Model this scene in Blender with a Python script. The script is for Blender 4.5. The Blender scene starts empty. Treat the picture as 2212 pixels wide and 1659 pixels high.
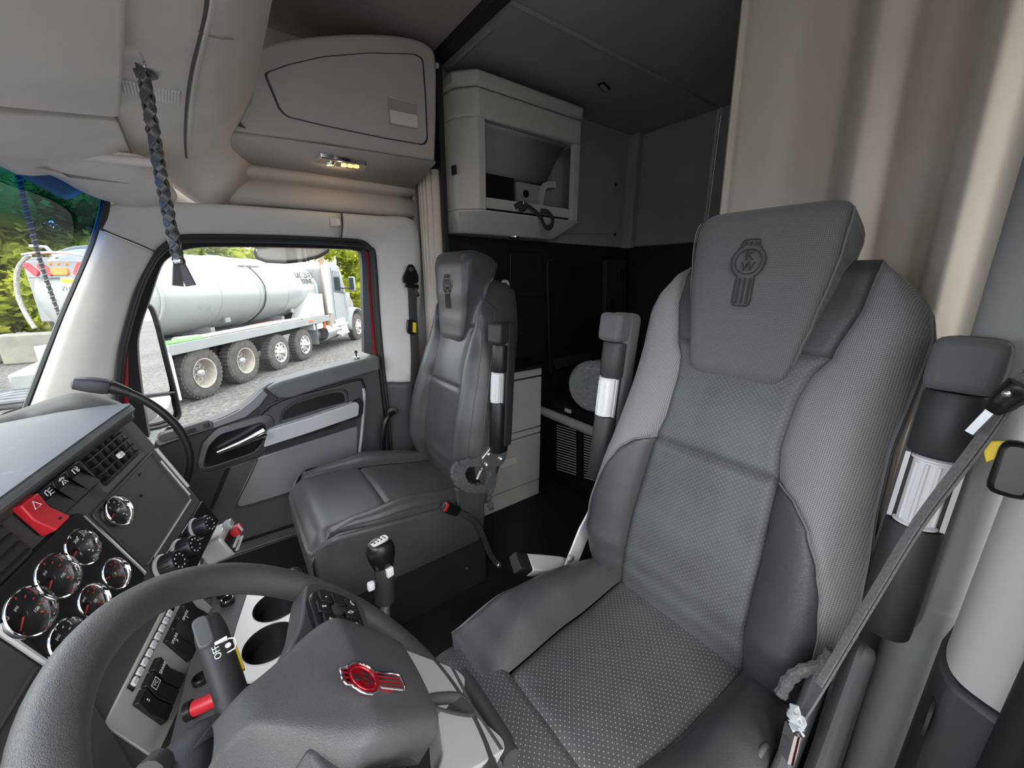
import bpy, bmesh, math, random
from mathutils import Vector, Matrix

# ---------------------------------------------------------------- camera, sky, exposure
# metres; cab floor z = 0; +X towards the passenger side, +Y towards the windscreen
EYE = 1.20                                  # camera height above the cab floor
YAW, PITCH, FPX, PW, PH = math.radians(36.5), math.radians(15.3), 831.0, 2212.0, 1659.0
_h = Vector((math.cos(YAW), -math.sin(YAW), 0)); _z = Vector((0, 0, 1))
FW = _h * math.cos(PITCH) - _z * math.sin(PITCH)
UP = _z * math.cos(PITCH) + _h * math.sin(PITCH)
RT = Vector((-math.sin(YAW), -math.cos(YAW), 0))
scene = bpy.context.scene
COL = scene.collection
cam = bpy.data.cameras.new('camera'); cam.sensor_width = 36.0; cam.lens = 36.0 * FPX / PW
cam.clip_start = 0.02; cam.clip_end = 400
camo = bpy.data.objects.new('camera', cam); COL.objects.link(camo)
camo.matrix_world = Matrix(((RT.x, UP.x, -FW.x, 0), (RT.y, UP.y, -FW.y, 0), (RT.z, UP.z, -FW.z, EYE), (0, 0, 0, 1)))
scene.camera = camo

world = bpy.data.worlds.new('overcast_sky'); scene.world = world; world.use_nodes = True
bg = world.node_tree.nodes['Background']
bg.inputs[0].default_value = (0.93, 0.97, 1.0, 1); bg.inputs[1].default_value = 1.0
sun = bpy.data.lights.new('sun', 'SUN'); sun.energy = 0.5; sun.angle = math.radians(20); sun.color = (1.0, 0.96, 0.9)
suno = bpy.data.objects.new('sun', sun); COL.objects.link(suno)
suno.rotation_euler = Vector((0.62, -0.42, -0.72)).to_track_quat('-Z', 'Y').to_euler()
scene.view_settings.view_transform = 'Standard'; scene.view_settings.look = 'None'
scene.view_settings.gamma = 1.0; scene.view_settings.use_curve_mapping = False
scene.view_settings.exposure = 2.2
scene.cycles.max_bounces = 10; scene.cycles.diffuse_bounces = 6; scene.cycles.transparent_max_bounces = 16
scene.cycles.use_denoising = True

# ---------------------------------------------------------------- helpers
# Measures below are taken with the eye as origin; everything is raised by EYE at the end.
def V(*a): return Vector(a)
def ray(u, v): return FW + RT * ((u - PW / 2) / FPX) + UP * ((PH / 2 - v) / FPX)
def ax(u, v, X): d = ray(u, v); return d * (X / d.x)       # sight line meets the plane x = X
def ay(u, v, Y): d = ray(u, v); return d * (Y / d.y)
def az(u, v, Z): d = ray(u, v); return d * (Z / d.z)
def lerp(a, b, t): return a + (b - a) * t
def interp(x, pts):
    if x <= pts[0][0]: return pts[0][1]
    for (x0, y0), (x1, y1) in zip(pts, pts[1:]):
        if x <= x1:
            t = (x - x0) / (x1 - x0); t = t * t * (3 - 2 * t) * .5 + t * .5
            return y0 + (y1 - y0) * t
    return pts[-1][1]
def spline(pts, n=8, closed=False):
    """Catmull-Rom through the points"""
    P = [Vector(p) for p in pts]; out = []; m = len(P)
    rng = range(m if closed else m - 1)
    for i in rng:
        if closed: a, b, c, d = P[(i - 1) % m], P[i], P[(i + 1) % m], P[(i + 2) % m]
        else: a, b, c, d = P[max(i - 1, 0)], P[i], P[i + 1], P[min(i + 2, m - 1)]
        for k in range(n):
            t = k / n
            out.append(.5 * ((2 * b) + (c - a) * t + (2 * a - 5 * b + 4 * c - d) * t * t + (3 * b - a - 3 * c + d) * t ** 3))
    if not closed: out.append(P[-1])
    return out
def fillet(pts, r, n=4):
    """round the corners of a closed outline (2D or 3D points); r number or list"""
    P = [Vector(p) for p in pts]; out = []; m = len(P)
    for i in range(m):
        a, b, c = P[i - 1], P[i], P[(i + 1) % m]; rr = r[i] if isinstance(r, (list, tuple)) else r
        d1, d2 = a - b, c - b; k = min(rr, d1.length * .48, d2.length * .48)
        if k < 1e-5: out.append(b); continue
        s, e = b + d1.normalized() * k, b + d2.normalized() * k
        for j in range(n + 1):
            t = j / n; out.append(s * (1 - t) ** 2 + b * 2 * t * (1 - t) + e * t * t)
    return out
class Frame:
    """origin with three axes; f(a, b, c) gives a point; f.px(u, v, off) the (a, b) seen there"""
    def __init__(s, o, x, y, z=None):
        s.o = Vector(o); s.x = Vector(x).normalized(); s.y = Vector(y)
        s.y = (s.y - s.x * s.y.dot(s.x)).normalized(); s.z = s.x.cross(s.y) if z is None else Vector(z).normalized()
    def __call__(s, a, b, c=0.0): return s.o + s.x * a + s.y * b + s.z * c
    def px(s, u, v, off=0.0):
        d = ray(u, v); p = d * ((s.o + s.z * off).dot(s.z) / d.dot(s.z)) - s.o
        return p.dot(s.x), p.dot(s.y)
    def sub(s, a, b, c=0.0, ang=0.0):
        co, si = math.cos(ang), math.sin(ang)
        return Frame(s(a, b, c), s.x * co + s.y * si, s.y * co - s.x * si, s.z)
    def rot(s): return Matrix((s.x, s.y, s.z)).transposed()
WORLD = Frame((0, 0, 0), (1, 0, 0), (0, 1, 0))
class MB:
    def __init__(s): s.v = []; s.f = []; s.uv = []
    def add(s, vs, fs, uv=None):
        o = len(s.v); s.v += [Vector(p) for p in vs]; s.f += [tuple(i + o for i in f) for f in fs]
        s.uv += uv if uv else [(0, 0)] * len(vs)
        return s
    def box(s, c, size, fr=WORLD):
        c = Vector(c); x, y, z = (k / 2 for k in size)
        vs = [fr(c.x + i * x, c.y + j * y, c.z + k * z) for i in (-1, 1) for j in (-1, 1) for k in (-1, 1)]
        return s.add(vs, [(0, 1, 3, 2), (4, 6, 7, 5), (0, 4, 5, 1), (2, 3, 7, 6), (0, 2, 6, 4), (1, 5, 7, 3)])
    def loft(s, loops, closed=True, cap=True, uvs=None):
        n = len(loops[0]); vs = [p for L in loops for p in L]; fs = []
        for i in range(len(loops) - 1):
            for j in range(n if closed else n - 1):
                k = (j + 1) % n; fs.append((i * n + j, i * n + k, (i + 1) * n + k, (i + 1) * n + j))
        if cap and closed: fs.append(tuple(range(n - 1, -1, -1))); fs.append(tuple((len(loops) - 1) * n + j for j in range(n)))
        return s.add(vs, fs, uvs)
    def sheet(s, rows, uvs=None): return s.loft(rows, closed=False, cap=False, uvs=uvs)
    def prism(s, pts, vec):
        P = [Vector(p) for p in pts]; vec = Vector(vec)
        return s.loft([P, [p + vec for p in P]])
    def ring(s, outer, inner, vec=None):
        """flat band between two loops of the same length, with thickness vec"""
        if vec is None: return s.loft([outer, inner], cap=False)
        vec = Vector(vec); return s.loft([outer, inner, [p + vec for p in inner], [p + vec for p in outer], outer], cap=False)
    def tube(s, path, r, seg=10, closed=False, wide=None, normal=None, cap=True):
        P = [Vector(p) for p in path]; n = len(P); loops = []; prev = None
        for i in range(n):
            if closed: t = P[(i + 1) % n] - P[i - 1]
            else: t = P[min(i + 1, n - 1)] - P[max(i - 1, 0)]
            if t.length < 1e-9: t = Vector((0, 0, 1))
            t.normalize()
            if normal is not None:
                nn = normal[i] if isinstance(normal, list) else Vector(normal)
                nn = nn - t * nn.dot(t)
            elif prev is None:
                nn = Vector((0, 0, 1)) - t * t.z
                if nn.length < .1: nn = Vector((1, 0, 0)) - t * t.x
            else: nn = prev - t * prev.dot(t)
            nn.normalize(); prev = nn; b = t.cross(nn)
            rr = r[i] if isinstance(r, (list, tuple)) else r
            if wide:       # flat strap: half width along b, half thickness along nn
                w = wide[i] if isinstance(wide, (list, tuple)) else wide
                loops.append([P[i] + b * w * x + nn * rr * y for x, y in ((1, .5), (.9, 1), (-.9, 1), (-1, .5), (-1, -.5), (-.9, -1), (.9, -1), (1, -.5))])
            else:
                loops.append([P[i] + (nn * math.cos(2 * math.pi * k / seg) + b * math.sin(2 * math.pi * k / seg)) * rr for k in range(seg)])
        if closed: loops.append(loops[0]); return s.loft(loops, cap=False)
        return s.loft(loops, cap=cap)
    def lathe(s, prof, fr, seg=24, a0=0, cap=True):
        """profile (radius, height) spun about fr.z"""
        loops = [[fr(r * math.cos(2 * math.pi * k / seg + a0), r * math.sin(2 * math.pi * k / seg + a0), h) for k in range(seg)] for r, h in prof]
        return s.loft(loops, cap=cap)
    def rrect(s, fr, a, b, w, h, c0, c1, r=.004, n=3):
        """rounded rectangle block on a frame, centre (a, b), from height c0 to c1"""
        L = fillet([(a - w / 2, b - h / 2, 0), (a + w / 2, b - h / 2, 0), (a + w / 2, b + h / 2, 0), (a - w / 2, b + h / 2, 0)], r, n)
        return s.loft([[fr(p.x, p.y, c0) for p in L], [fr(p.x, p.y, c1) for p in L]])
    def poly(s, fr, pts, c0, c1, r=0, n=4):
        L = [Vector((p[0], p[1], 0)) for p in pts]
        if r: L = fillet(L, r, n)
        return s.loft([[fr(p.x, p.y, c0) for p in L], [fr(p.x, p.y, c1) for p in L]])
    def ball(s, c, r, seg=12, rings=8):
        c = Vector(c); rr = Vector(r) if isinstance(r, (tuple, list)) else Vector((r, r, r))
        loops = []
        for i in range(rings + 1):
            th = math.pi * (i + .02) / (rings + .04)
            loops.append([c + Vector((rr.x * math.sin(th) * math.cos(2 * math.pi * k / seg), rr.y * math.sin(th) * math.sin(2 * math.pi * k / seg), -rr.z * math.cos(th))) for k in range(seg)])
        return s.loft(loops)
WL = {}
def obj(name, mb, mat, parent=None, bevel=0.0, seg=2, sub=0, solid=0.0, smooth=38, loc=None, label=None, off=-1, mesh=None):
    if mesh is None:
        mesh = bpy.data.meshes.new(name)
        mesh.from_pydata([tuple(p) for p in mb.v], [], mb.f)
        if any(u != (0, 0) for u in mb.uv):
            l = mesh.uv_layers.new(name='UVMap')
            for lp in mesh.loops: l.data[lp.index].uv = mb.uv[lp.vertex_index]
        bm = bmesh.new(); bm.from_mesh(mesh)
        bmesh.ops.recalc_face_normals(bm, faces=bm.faces); bm.to_mesh(mesh); bm.free()
        mesh.materials.append(mat)
        mesh.polygons.foreach_set('use_smooth', [True] * len(mesh.polygons))
        if smooth: mesh.set_sharp_from_angle(angle=math.radians(smooth))
    o = bpy.data.objects.new(name, mesh); COL.objects.link(o)
    if loc is not None: w = Vector(loc)
    elif parent is None and mb is not None and mb.v:
        xs = [p.x for p in mb.v]; ys = [p.y for p in mb.v]; zs = [p.z for p in mb.v]
        w = Vector(((min(xs) + max(xs)) / 2, (min(ys) + max(ys)) / 2, min(zs)))
        mesh.transform(Matrix.Translation(-w))
    else: w = Vector((0, 0, 0))
    WL[o.name] = w
    if parent is not None: o.parent = parent; o.location = w - WL[parent.name]
    else: o.location = w
    if solid: m = o.modifiers.new('solid', 'SOLIDIFY'); m.thickness = solid; m.offset = off
    if bevel:
        m = o.modifiers.new('bevel', 'BEVEL'); m.width = bevel; m.segments = seg; m.limit_method = 'ANGLE'; m.angle_limit = math.radians(40)
        m.harden_normals = False
    if sub: m = o.modifiers.new('sub', 'SUBSURF'); m.levels = sub; m.render_levels = sub
    if label: o['label'] = label
    return o
def thing(name, loc, label, cat, group=None):
    o = bpy.data.objects.new(name, None); COL.objects.link(o); o.empty_display_size = .05
    o.location = Vector(loc); WL[o.name] = Vector(loc)
    return tag(o, label, cat, group)
def tag(o, label, cat, group=None, kind=None):
    o['label'] = label; o['category'] = cat
    if group: o['group'] = group
    if kind: o['kind'] = kind
    return o
def struct(name, label, cat, mb=None, mat=None, loc=(0, 0, 0), **k):
    if mb is None:
        o = bpy.data.objects.new(name, None); COL.objects.link(o); o.location = Vector(loc); WL[o.name] = Vector(loc); o.empty_display_size = .05
    else: o = obj(name, mb, mat, **k)
    return tag(o, label, cat, kind='structure')
def text(name, body, fr, size, mat, parent, depth=.0006, align='CENTER', shear=0.0, space=1.0):
    """raised lettering lying in the frame's x/y plane"""
    c = bpy.data.curves.new(name, 'FONT'); c.body = body; c.size = size; c.extrude = depth; c.align_x = align; c.align_y = 'CENTER'
    c.shear = shear; c.space_character = space; c.resolution_u = 3; c.space_line = .85
    o = bpy.data.objects.new(name, c); COL.objects.link(o)
    m = bpy.data.meshes.new_from_object(o); bpy.data.objects.remove(o); bpy.data.curves.remove(c)
    m.transform(Matrix.Translation(fr.o) @ fr.rot().to_4x4()); m.materials.clear(); m.materials.append(mat)
    return obj(name, None, mat, parent, mesh=m)

# ---------------------------------------------------------------- materials
def nodes(name):
    m = bpy.data.materials.new(name); m.use_nodes = True; nt = m.node_tree
    return m, nt, nt.nodes['Principled BSDF']
def coords(nt, kind='Object', scale=None):
    t = nt.nodes.new('ShaderNodeTexCoord'); out = t.outputs[kind]
    if scale is not None:
        mp = nt.nodes.new('ShaderNodeMapping'); mp.inputs['Scale'].default_value = scale
        nt.links.new(out, mp.inputs['Vector']); out = mp.outputs[0]
    return out
def noise(nt, vec, scale, detail=3, rough=.55):
    n = nt.nodes.new('ShaderNodeTexNoise'); n.inputs['Scale'].default_value = scale
    n.inputs['Detail'].default_value = detail; n.inputs['Roughness'].default_value = rough
    nt.links.new(vec, n.inputs['Vector']); return n.outputs[0]
def ramp(nt, fac, stops):
    r = nt.nodes.new('ShaderNodeValToRGB'); e = r.color_ramp.elements
    while len(e) < len(stops): e.new(.5)
    for k, (p, c) in zip(e, stops): k.position = p; k.color = (*c, 1) if len(c) == 3 else c
    nt.links.new(fac, r.inputs[0]); return r.outputs[0]
def math_(nt, op, a, b=None):
    n = nt.nodes.new('ShaderNodeMath'); n.operation = op
    for i, x in enumerate((a, b)):
        if x is None: continue
        if isinstance(x, (int, float)): n.inputs[i].default_value = x
        else: nt.links.new(x, n.inputs[i])
    return n.outputs[0]
def bump(nt, bsdf, height, strength, dist=.001):
    b = nt.nodes.new('ShaderNodeBump'); b.inputs['Strength'].default_value = strength; b.inputs['Distance'].default_value = dist
    nt.links.new(height, b.inputs['Height']); nt.links.new(b.outputs[0], bsdf.inputs['Normal'])
def mat(name, col, rough=.5, metal=0.0, var=.08, vscale=6, grain=0.0, gscale=900, gdist=.0006, spec=.5, coat=0.0, dirt=None):
    m, nt, b = nodes(name); co = coords(nt)
    n = noise(nt, co, vscale, 4)
    lo = tuple(c * (1 - var) for c in col); hi = tuple(min(1, c * (1 + var)) for c in col)
    c = ramp(nt, n, [(.3, lo), (.7, hi)])
    if dirt:                       # worn or soiled blotches (colour, lower threshold, scale)
        dcol, th, ds = dirt
        f = ramp(nt, noise(nt, co, ds, 6, .7), [(th, (0, 0, 0)), (min(1, th + .14), (1, 1, 1))])
        mx = nt.nodes.new('ShaderNodeMixRGB'); nt.links.new(f, mx.inputs[0]); nt.links.new(c, mx.inputs[1]); mx.inputs[2].default_value = (*dcol, 1); c = mx.outputs[0]
    nt.links.new(c, b.inputs['Base Color'])
    b.inputs['Roughness'].default_value = rough; b.inputs['Metallic'].default_value = metal
    b.inputs['Specular IOR Level'].default_value = spec
    b.inputs['Coat Weight'].default_value = coat
    if grain: bump(nt, b, noise(nt, co, gscale, 2), grain, gdist)
    return m
def leather(name, col, rough=.42, grain=.5, gscale=330):
    m, nt, b = nodes(name); co = coords(nt)
    v = nt.nodes.new('ShaderNodeTexVoronoi'); v.inputs['Scale'].default_value = gscale; v.feature = 'DISTANCE_TO_EDGE'
    nt.links.new(co, v.inputs['Vector'])
    h = math_(nt, 'MINIMUM', v.outputs['Distance'], .18)
    cr = noise(nt, coords(nt, 'Object', (1, 1, 1)), 14, 5, .6)
    hh = math_(nt, 'ADD', math_(nt, 'MULTIPLY', h, 2.2), math_(nt, 'MULTIPLY', cr, .6))
    bump(nt, b, hh, grain, .0009)
    c = ramp(nt, noise(nt, co, 7, 4), [(.3, tuple(x * .85 for x in col)), (.7, tuple(x * 1.18 for x in col))])
    nt.links.new(c, b.inputs['Base Color']); b.inputs['Roughness'].default_value = rough
    return m
def perforated(name, col, dot, pitch=.0115, r=.115, rough=.5):
    """leather with a regular grid of small punched holes; uses the panel's own UV in metres"""
    m, nt, b = nodes(name); uv = coords(nt, 'UV')
    sep = nt.nodes.new('ShaderNodeSeparateXYZ'); nt.links.new(uv, sep.inputs[0])
    y = math_(nt, 'DIVIDE', sep.outputs[1], pitch * .5)
    odd = math_(nt, 'MULTIPLY', math_(nt, 'MODULO', math_(nt, 'FLOOR', math_(nt, 'ADD', y, 4000)), 2), .5)
    x = math_(nt, 'ADD', math_(nt, 'DIVIDE', sep.outputs[0], pitch), odd)
    fx = math_(nt, 'SUBTRACT', math_(nt, 'FRACT', x), .5); fy = math_(nt, 'MULTIPLY', math_(nt, 'SUBTRACT', math_(nt, 'FRACT', y), .5), .5)
    d = math_(nt, 'SQRT', math_(nt, 'ADD', math_(nt, 'MULTIPLY', fx, fx), math_(nt, 'MULTIPLY', fy, fy)))
    f = ramp(nt, d, [(r * .75, (1, 1, 1)), (r, (0, 0, 0))])
    n = noise(nt, coords(nt), 9, 4)
    c = ramp(nt, n, [(.3, tuple(k * .82 for k in col)), (.7, tuple(k * 1.2 for k in col))])
    mx = nt.nodes.new('ShaderNodeMixRGB'); nt.links.new(f, mx.inputs[0]); nt.links.new(c, mx.inputs[1]); mx.inputs[2].default_value = (*dot, 1)
    nt.links.new(mx.outputs[0], b.inputs['Base Color']); b.inputs['Roughness'].default_value = rough
    bump(nt, b, math_(nt, 'SUBTRACT', noise(nt, coords(nt), 500, 2), math_(nt, 'MULTIPLY', f, .6)), .35, .0006)
    return m
def weave(name, c1, c2, pitch=.0026, rough=.75, kind='UV'):
    m, nt, b = nodes(name); uv = coords(nt, kind)
    sep = nt.nodes.new('ShaderNodeSeparateXYZ'); nt.links.new(uv, sep.inputs[0])
    s1 = math_(nt, 'SINE', math_(nt, 'MULTIPLY', math_(nt, 'ADD', sep.outputs[0], sep.outputs[1]), 2 * math.pi / pitch * .7))
    s2 = math_(nt, 'SINE', math_(nt, 'MULTIPLY', math_(nt, 'SUBTRACT', sep.outputs[0], sep.outputs[1]), 2 * math.pi / pitch * .7))
    h = math_(nt, 'MULTIPLY', s1, s2)
    h = math_(nt, 'ADD', math_(nt, 'MULTIPLY', h, .5), .5)
    c = ramp(nt, h, [(.25, c1), (.8, c2)])
    nt.links.new(c, b.inputs['Base Color']); b.inputs['Roughness'].default_value = rough
    bump(nt, b, h, .4, .0006); b.inputs['Sheen Weight'].default_value = .15
    return m
def glass(name, tint=(.97, .985, .98), fresnel=.03, band=None):
    m = bpy.data.materials.new(name); m.use_nodes = True; nt = m.node_tree; nt.nodes.remove(nt.nodes['Principled BSDF'])
    t = nt.nodes.new('ShaderNodeBsdfTransparent'); t.inputs[0].default_value = (*tint, 1)
    g = nt.nodes.new('ShaderNodeBsdfGlossy'); g.inputs['Roughness'].default_value = .01
    fr = nt.nodes.new('ShaderNodeLayerWeight'); fr.inputs[0].default_value = .5
    fac = math_(nt, 'ADD', math_(nt, 'MULTIPLY', math_(nt, 'POWER', fr.outputs['Facing'], 5.0), .9), fresnel)
    mx = nt.nodes.new('ShaderNodeMixShader'); nt.links.new(fac, mx.inputs[0]); nt.links.new(t.outputs[0], mx.inputs[1]); nt.links.new(g.outputs[0], mx.inputs[2])
    if band:                # shade band along the top edge of the pane: (z full, z clear, colour)
        z1, z0, bc = band
        sep = nt.nodes.new('ShaderNodeSeparateXYZ'); nt.links.new(coords(nt), sep.inputs[0])
        f = nt.nodes.new('ShaderNodeMapRange'); f.inputs[1].default_value = z0; f.inputs[2].default_value = z1
        nt.links.new(sep.outputs[2], f.inputs[0])
        c = ramp(nt, f.outputs[0], [(0, tint), (.45, tuple(lerp(a, b, .45) for a, b in zip(tint, bc))), (1, bc)])
        nt.links.new(c, t.inputs[0])
    nt.links.new(mx.outputs[0], nt.nodes['Material Output'].inputs[0]); return m
def emit(name, col, s):
    m, nt, b = nodes(name); b.inputs['Emission Color'].default_value = (*col, 1); b.inputs['Emission Strength'].default_value = s
    b.inputs['Base Color'].default_value = (*col, 1); return m
M = dict(
    trim=mat('light_grey_plastic', (.60, .585, .555), .55, var=.04, grain=.25, gscale=700, dirt=((.50, .48, .45), .70, 5)),
    trim_warm=mat('warm_grey_plastic', (.77, .715, .675), .6, var=.05, grain=.3, gscale=600, dirt=((.64, .575, .53), .62, 7)),
    shelf=mat('grey_brown_plastic', (.49, .45, .42), .6, var=.04, grain=.3, gscale=700),
    headliner=mat('headliner_cloth', (.38, .345, .325), .95, var=.06, grain=.5, gscale=1100),
    vinyl=mat('padded_vinyl', (.40, .38, .355), .7, var=.06, grain=.4, gscale=500),
    curtain=mat('beige_curtain_cloth', (.66, .60, .525), .95, var=.05, vscale=4, grain=.5, gscale=1400),
    charcoal=mat('charcoal_plastic', (.034, .033, .035), .5, var=.1, grain=.35, gscale=800),
    dash=mat('dash_grey_plastic', (.085, .086, .085), .6, var=.08, grain=.4, gscale=800),
    dashtop=mat('dash_top_plastic', (.12, .125, .125), .55, var=.1, grain=.4, gscale=500, dirt=((.19, .2, .2), .6, 9)),
    doorgrey=mat('door_grey_vinyl', (.21, .205, .21), .5, var=.05, grain=.35, gscale=600),
    doormid=mat('door_mid_plastic', (.070, .068, .072), .5, var=.06, grain=.35, gscale=700),
    silver=mat('silver_plastic', (.60, .60, .60), .38, .25, var=.04, grain=.1, gscale=600),
    champagne=mat('satin_plate', (.66, .645, .62), .4, .3, var=.03, grain=.1, gscale=500),
    chrome=mat('chrome', (.85, .85, .87), .08, 1.0, var=.02),
    steel=mat('brushed_steel', (.55, .55, .56), .35, .9, var=.08),
    rubber=mat('black_rubber', (.018, .018, .019), .6, var=.15),
    black=mat('black_plastic', (.010, .010, .011), .42, var=.15, grain=.2, gscale=900),
    gloss=mat('gloss_black', (.008, .008, .009), .30, var=.1),
    carpet=mat('black_carpet', (.0065, .0062, .006), .98, var=.4, vscale=300, grain=.8, gscale=500, gdist=.003),
    dark=mat('dark_panel', (.013, .012, .011), .5, var=.2, grain=.2),
    felt=mat('grey_felt', (.13, .13, .132), 1.0, var=.35, vscale=160, grain=1.0, gscale=400, gdist=.004),
    leather=leather('black_leather', (.056, .055, .059), .30, .5, 420),
    leather2=leather('worn_black_leather', (.068, .068, .069), .28, .22, 520),
    perf=perforated('perforated_leather', (.060, .060, .064), (.27, .27, .285), .0112, .098),
    perf2=perforated('perforated_leather_back', (.085, .088, .092), (.15, .155, .16), .0100, .13),
    mesh=weave('grey_mesh_fabric', (.12, .117, .12), (.30, .29, .30), .0042, .7),
    headmesh=weave('dark_mesh_fabric', (.072, .071, .074), (.145, .143, .148), .0040, .7),
    thread=mat('grey_thread', (.17, .168, .172), .8),
    darkthread=mat('dark_thread', (.030, .030, .032), .8),
    wheelgrip=leather('wheel_grip', (.060, .059, .057), .40, .45, 620),
    hub=leather('hub_cover', (.070, .071, .074), .46, .4, 560),
    white=mat('white_plastic', (.80, .80, .80), .4, var=.03),
    offwhite=mat('cabinet_white', (.60, .57, .53), .55, var=.04, grain=.2),
    red=mat('red_plastic', (.55, .02, .03), .4, var=.05),
    darkred=mat('red_enamel', (.42, .008, .02), .15, .3, var=.1, coat=.5),
    redpaint=mat('red_body_paint', (.36, .010, .02), .3, var=.04, coat=.6),
    yellow=mat('yellow_plastic', (.85, .62, .02), .5),
    belt=mat('seat_belt_webbing', (.040, .040, .042), .7, var=.2, vscale=400, grain=.5, gscale=700),
    beltlight=mat('seat_belt_grey', (.13, .125, .125), .7, var=.25, vscale=300, grain=.5, gscale=700),
    bolt=mat('zinc_bolt', (.6, .6, .58), .3, .9),
    cloth2=mat('grey_green_cloth', (.36, .365, .345), .95, var=.06, vscale=4, grain=.5, gscale=1200),
    print=mat('white_print', (.75, .75, .75), .6, var=.02),
    ink=mat('black_print', (.02, .02, .02), .6),
    rednd=mat('gauge_needle', (.75, .05, .04), .5),
    gface=mat('gauge_face', (.012, .012, .013), .5),
    glass=glass('window_glass', fresnel=.03),
    wglass=glass('windscreen_glass', fresnel=.03, band=(.14, .02, (.015, .11, .36))),
    lamp=emit('lamp_lens', (1.0, .60, .20), .30),
    film=mat('clear_film', (.40, .42, .43), .25, var=.2, vscale=60),
)

# ================================================================ THE CAB SHELL
FL = -1.20                    # cab floor, eye-relative
struct('floor', 'black carpeted cab floor under both seats', 'floor', MB().box((.86, -.6, FL - .03), (1.95, 3.4, .06)), M['carpet'])
cl = struct('ceiling', 'grey cloth headliner above the cab', 'ceiling', MB().box((.85, -.305, .865), (2.2, 1.07, .05)), M['headliner'])
c2 = struct('ceiling', 'dark grey padded ceiling of the sleeper', 'ceiling', MB().box((.85, -1.56, .8645), (2.2, 1.45, .05)), M['vinyl'])
obj('ceiling_seam', MB().tube([V(1.19, -.87, .838), V(1.19, -2.2, .838)], .009, 8), M['headliner'], c2)
obj('ceiling_edge', MB().tube([V(1.34, -.90, .838), V(1.66, -.90, .838)], .01, 8), M['headliner'], c2)
lf = Frame(az(1305, 187, .838), (.35, -1, 0), (1, .35, 0))
lt = thing('ceiling_lamp', lf.o, 'small dark oblong reading lamp set in sleeper ceiling', 'lamp')
obj('bezel', MB().rrect(lf, 0, 0, .085, .035, -.004, .012, .012), M['black'], lt, bevel=.002)
obj('lens', MB().rrect(lf, 0, 0, .06, .02, -.007, -.003, .008), M['film'], lt)
struct('trim_5', 'black joint strip across ceiling between cab and sleeper', 'trim', MB().box((.85, -.83, .832), (1.85, .055, .03)), M['rubber'], bevel=.008)

wr = struct('wall_rear', 'grey padded rear wall of the sleeper', 'wall', loc=(.8, -2.2, FL))
obj('padded_panel', MB().box((.56, -2.215, .52), (1.24, .05, .645)), M['vinyl'], wr, bevel=.012)
obj('padded_panel', MB().box((1.44, -2.215, .52), (.50, .05, .645)), M['vinyl'], wr, bevel=.012)
obj('panel_joint', MB().box((1.187, -2.192, .52), (.016, .016, .645)), M['trim_warm'], wr, bevel=.004)
obj('lower_panel', MB().box((.85, -2.23, -.5), (2.0, .05, 1.42)), M['dark'], wr)
ws = struct('wall_right', 'dark panelled passenger side wall of the sleeper', 'wall', loc=(1.7, -1.5, FL))
obj('padded_panel', MB().box((1.725, -1.56, .515), (.05, 1.38, .65)), M['vinyl'], ws)
obj('corner_post', MB().box((1.67, -2.165, .515), (.075, .05, .65)), M['vinyl'], ws, bevel=.008)
flap = [ax(u, v, 1.699) for u, v in ((1190, 338), (1330, 336), (1339, 345), (1335, 400), (1334, 495), (1328, 505), (1190, 505))]
obj('access_flap', MB().prism(fillet(flap, .03), (-.006, 0, 0)), M['vinyl'], ws, bevel=.002)
for u, v in ((1329, 399), (1328, 507)):
    obj('snap_button', MB().lathe([(.009, 0), (.009, .005), (.004, .008)], Frame(ax(u, v, 1.692), (0, -1, 0), (0, 0, 1)), 12), M['black'], ws)
obj('lower_panel', MB().box((1.72, -1.56, -.505), (.05, 1.38, 1.40)), M['dark'], ws)
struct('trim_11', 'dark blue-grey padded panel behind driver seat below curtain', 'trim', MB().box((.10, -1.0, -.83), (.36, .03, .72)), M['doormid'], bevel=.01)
struct('wall_left', 'dark driver side wall of the sleeper behind curtain', 'wall', MB().box((-.085, -1.63, -.18), (.05, 1.3, 2.06)), M['dark'])

wc = struct('wall_passenger', 'grey outer skin of the cab behind the passenger side trims', 'wall', loc=(1.83, -.5, FL))
obj('upper_skin', MB().box((1.825, -.375, .505), (.05, 1.15, .70)), M['shelf'], wc)
obj('rear_skin', MB().box((1.825, -.765, -.52), (.05, .37, 1.36)), M['shelf'], wc)
obj('sleeper_return', MB().box((1.775, -.905, -.17), (.13, .09, 2.06)), M['dark'], wc)
obj('front_skin', MB().prism([ax(u, v, 1.80) for u, v in ((75, 885), (140, 705), (205, 545), (232, 448), (345, 545), (298, 630), (275, 715), (262, 774), (256, 930), (75, 930))], (.05, 0, 0)), M['shelf'], wc)
# ---- trims round the passenger door
SEAL = [(250, 905), (250, 860), (256, 774), (268, 715), (294, 627), (318, 574), (341, 542), (373, 518), (415, 509), (603, 511), (735, 517), (779, 521), (800, 536), (809, 556), (818, 686), (826, 774), (835, 856), (840, 900), (848, 1010), (852, 1150)]
XS = 1.775
def strip(name, label, pairs, m, x_out, x_in=XS, bulge=.018, n=6, **k):
    """trim running between an outer line and the door seal, slightly domed"""
    rows = [[] for _ in range(n + 1)]
    O = spline([ax(*p[0], p[2] if len(p) > 2 else x_out) for p in pairs], 5); I = spline([ax(*p[1], x_in) for p in pairs], 5)
    for a, b in zip(O, I):
        for j in range(n + 1):
            t = j / n; q = a.lerp(b, t); q = q + Vector((-bulge * math.sin(math.pi * t), 0, 0)); rows[j].append(q)
    return struct(name, label, 'trim', MB().sheet(rows), m, solid=.012, off=0, **k)
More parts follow.
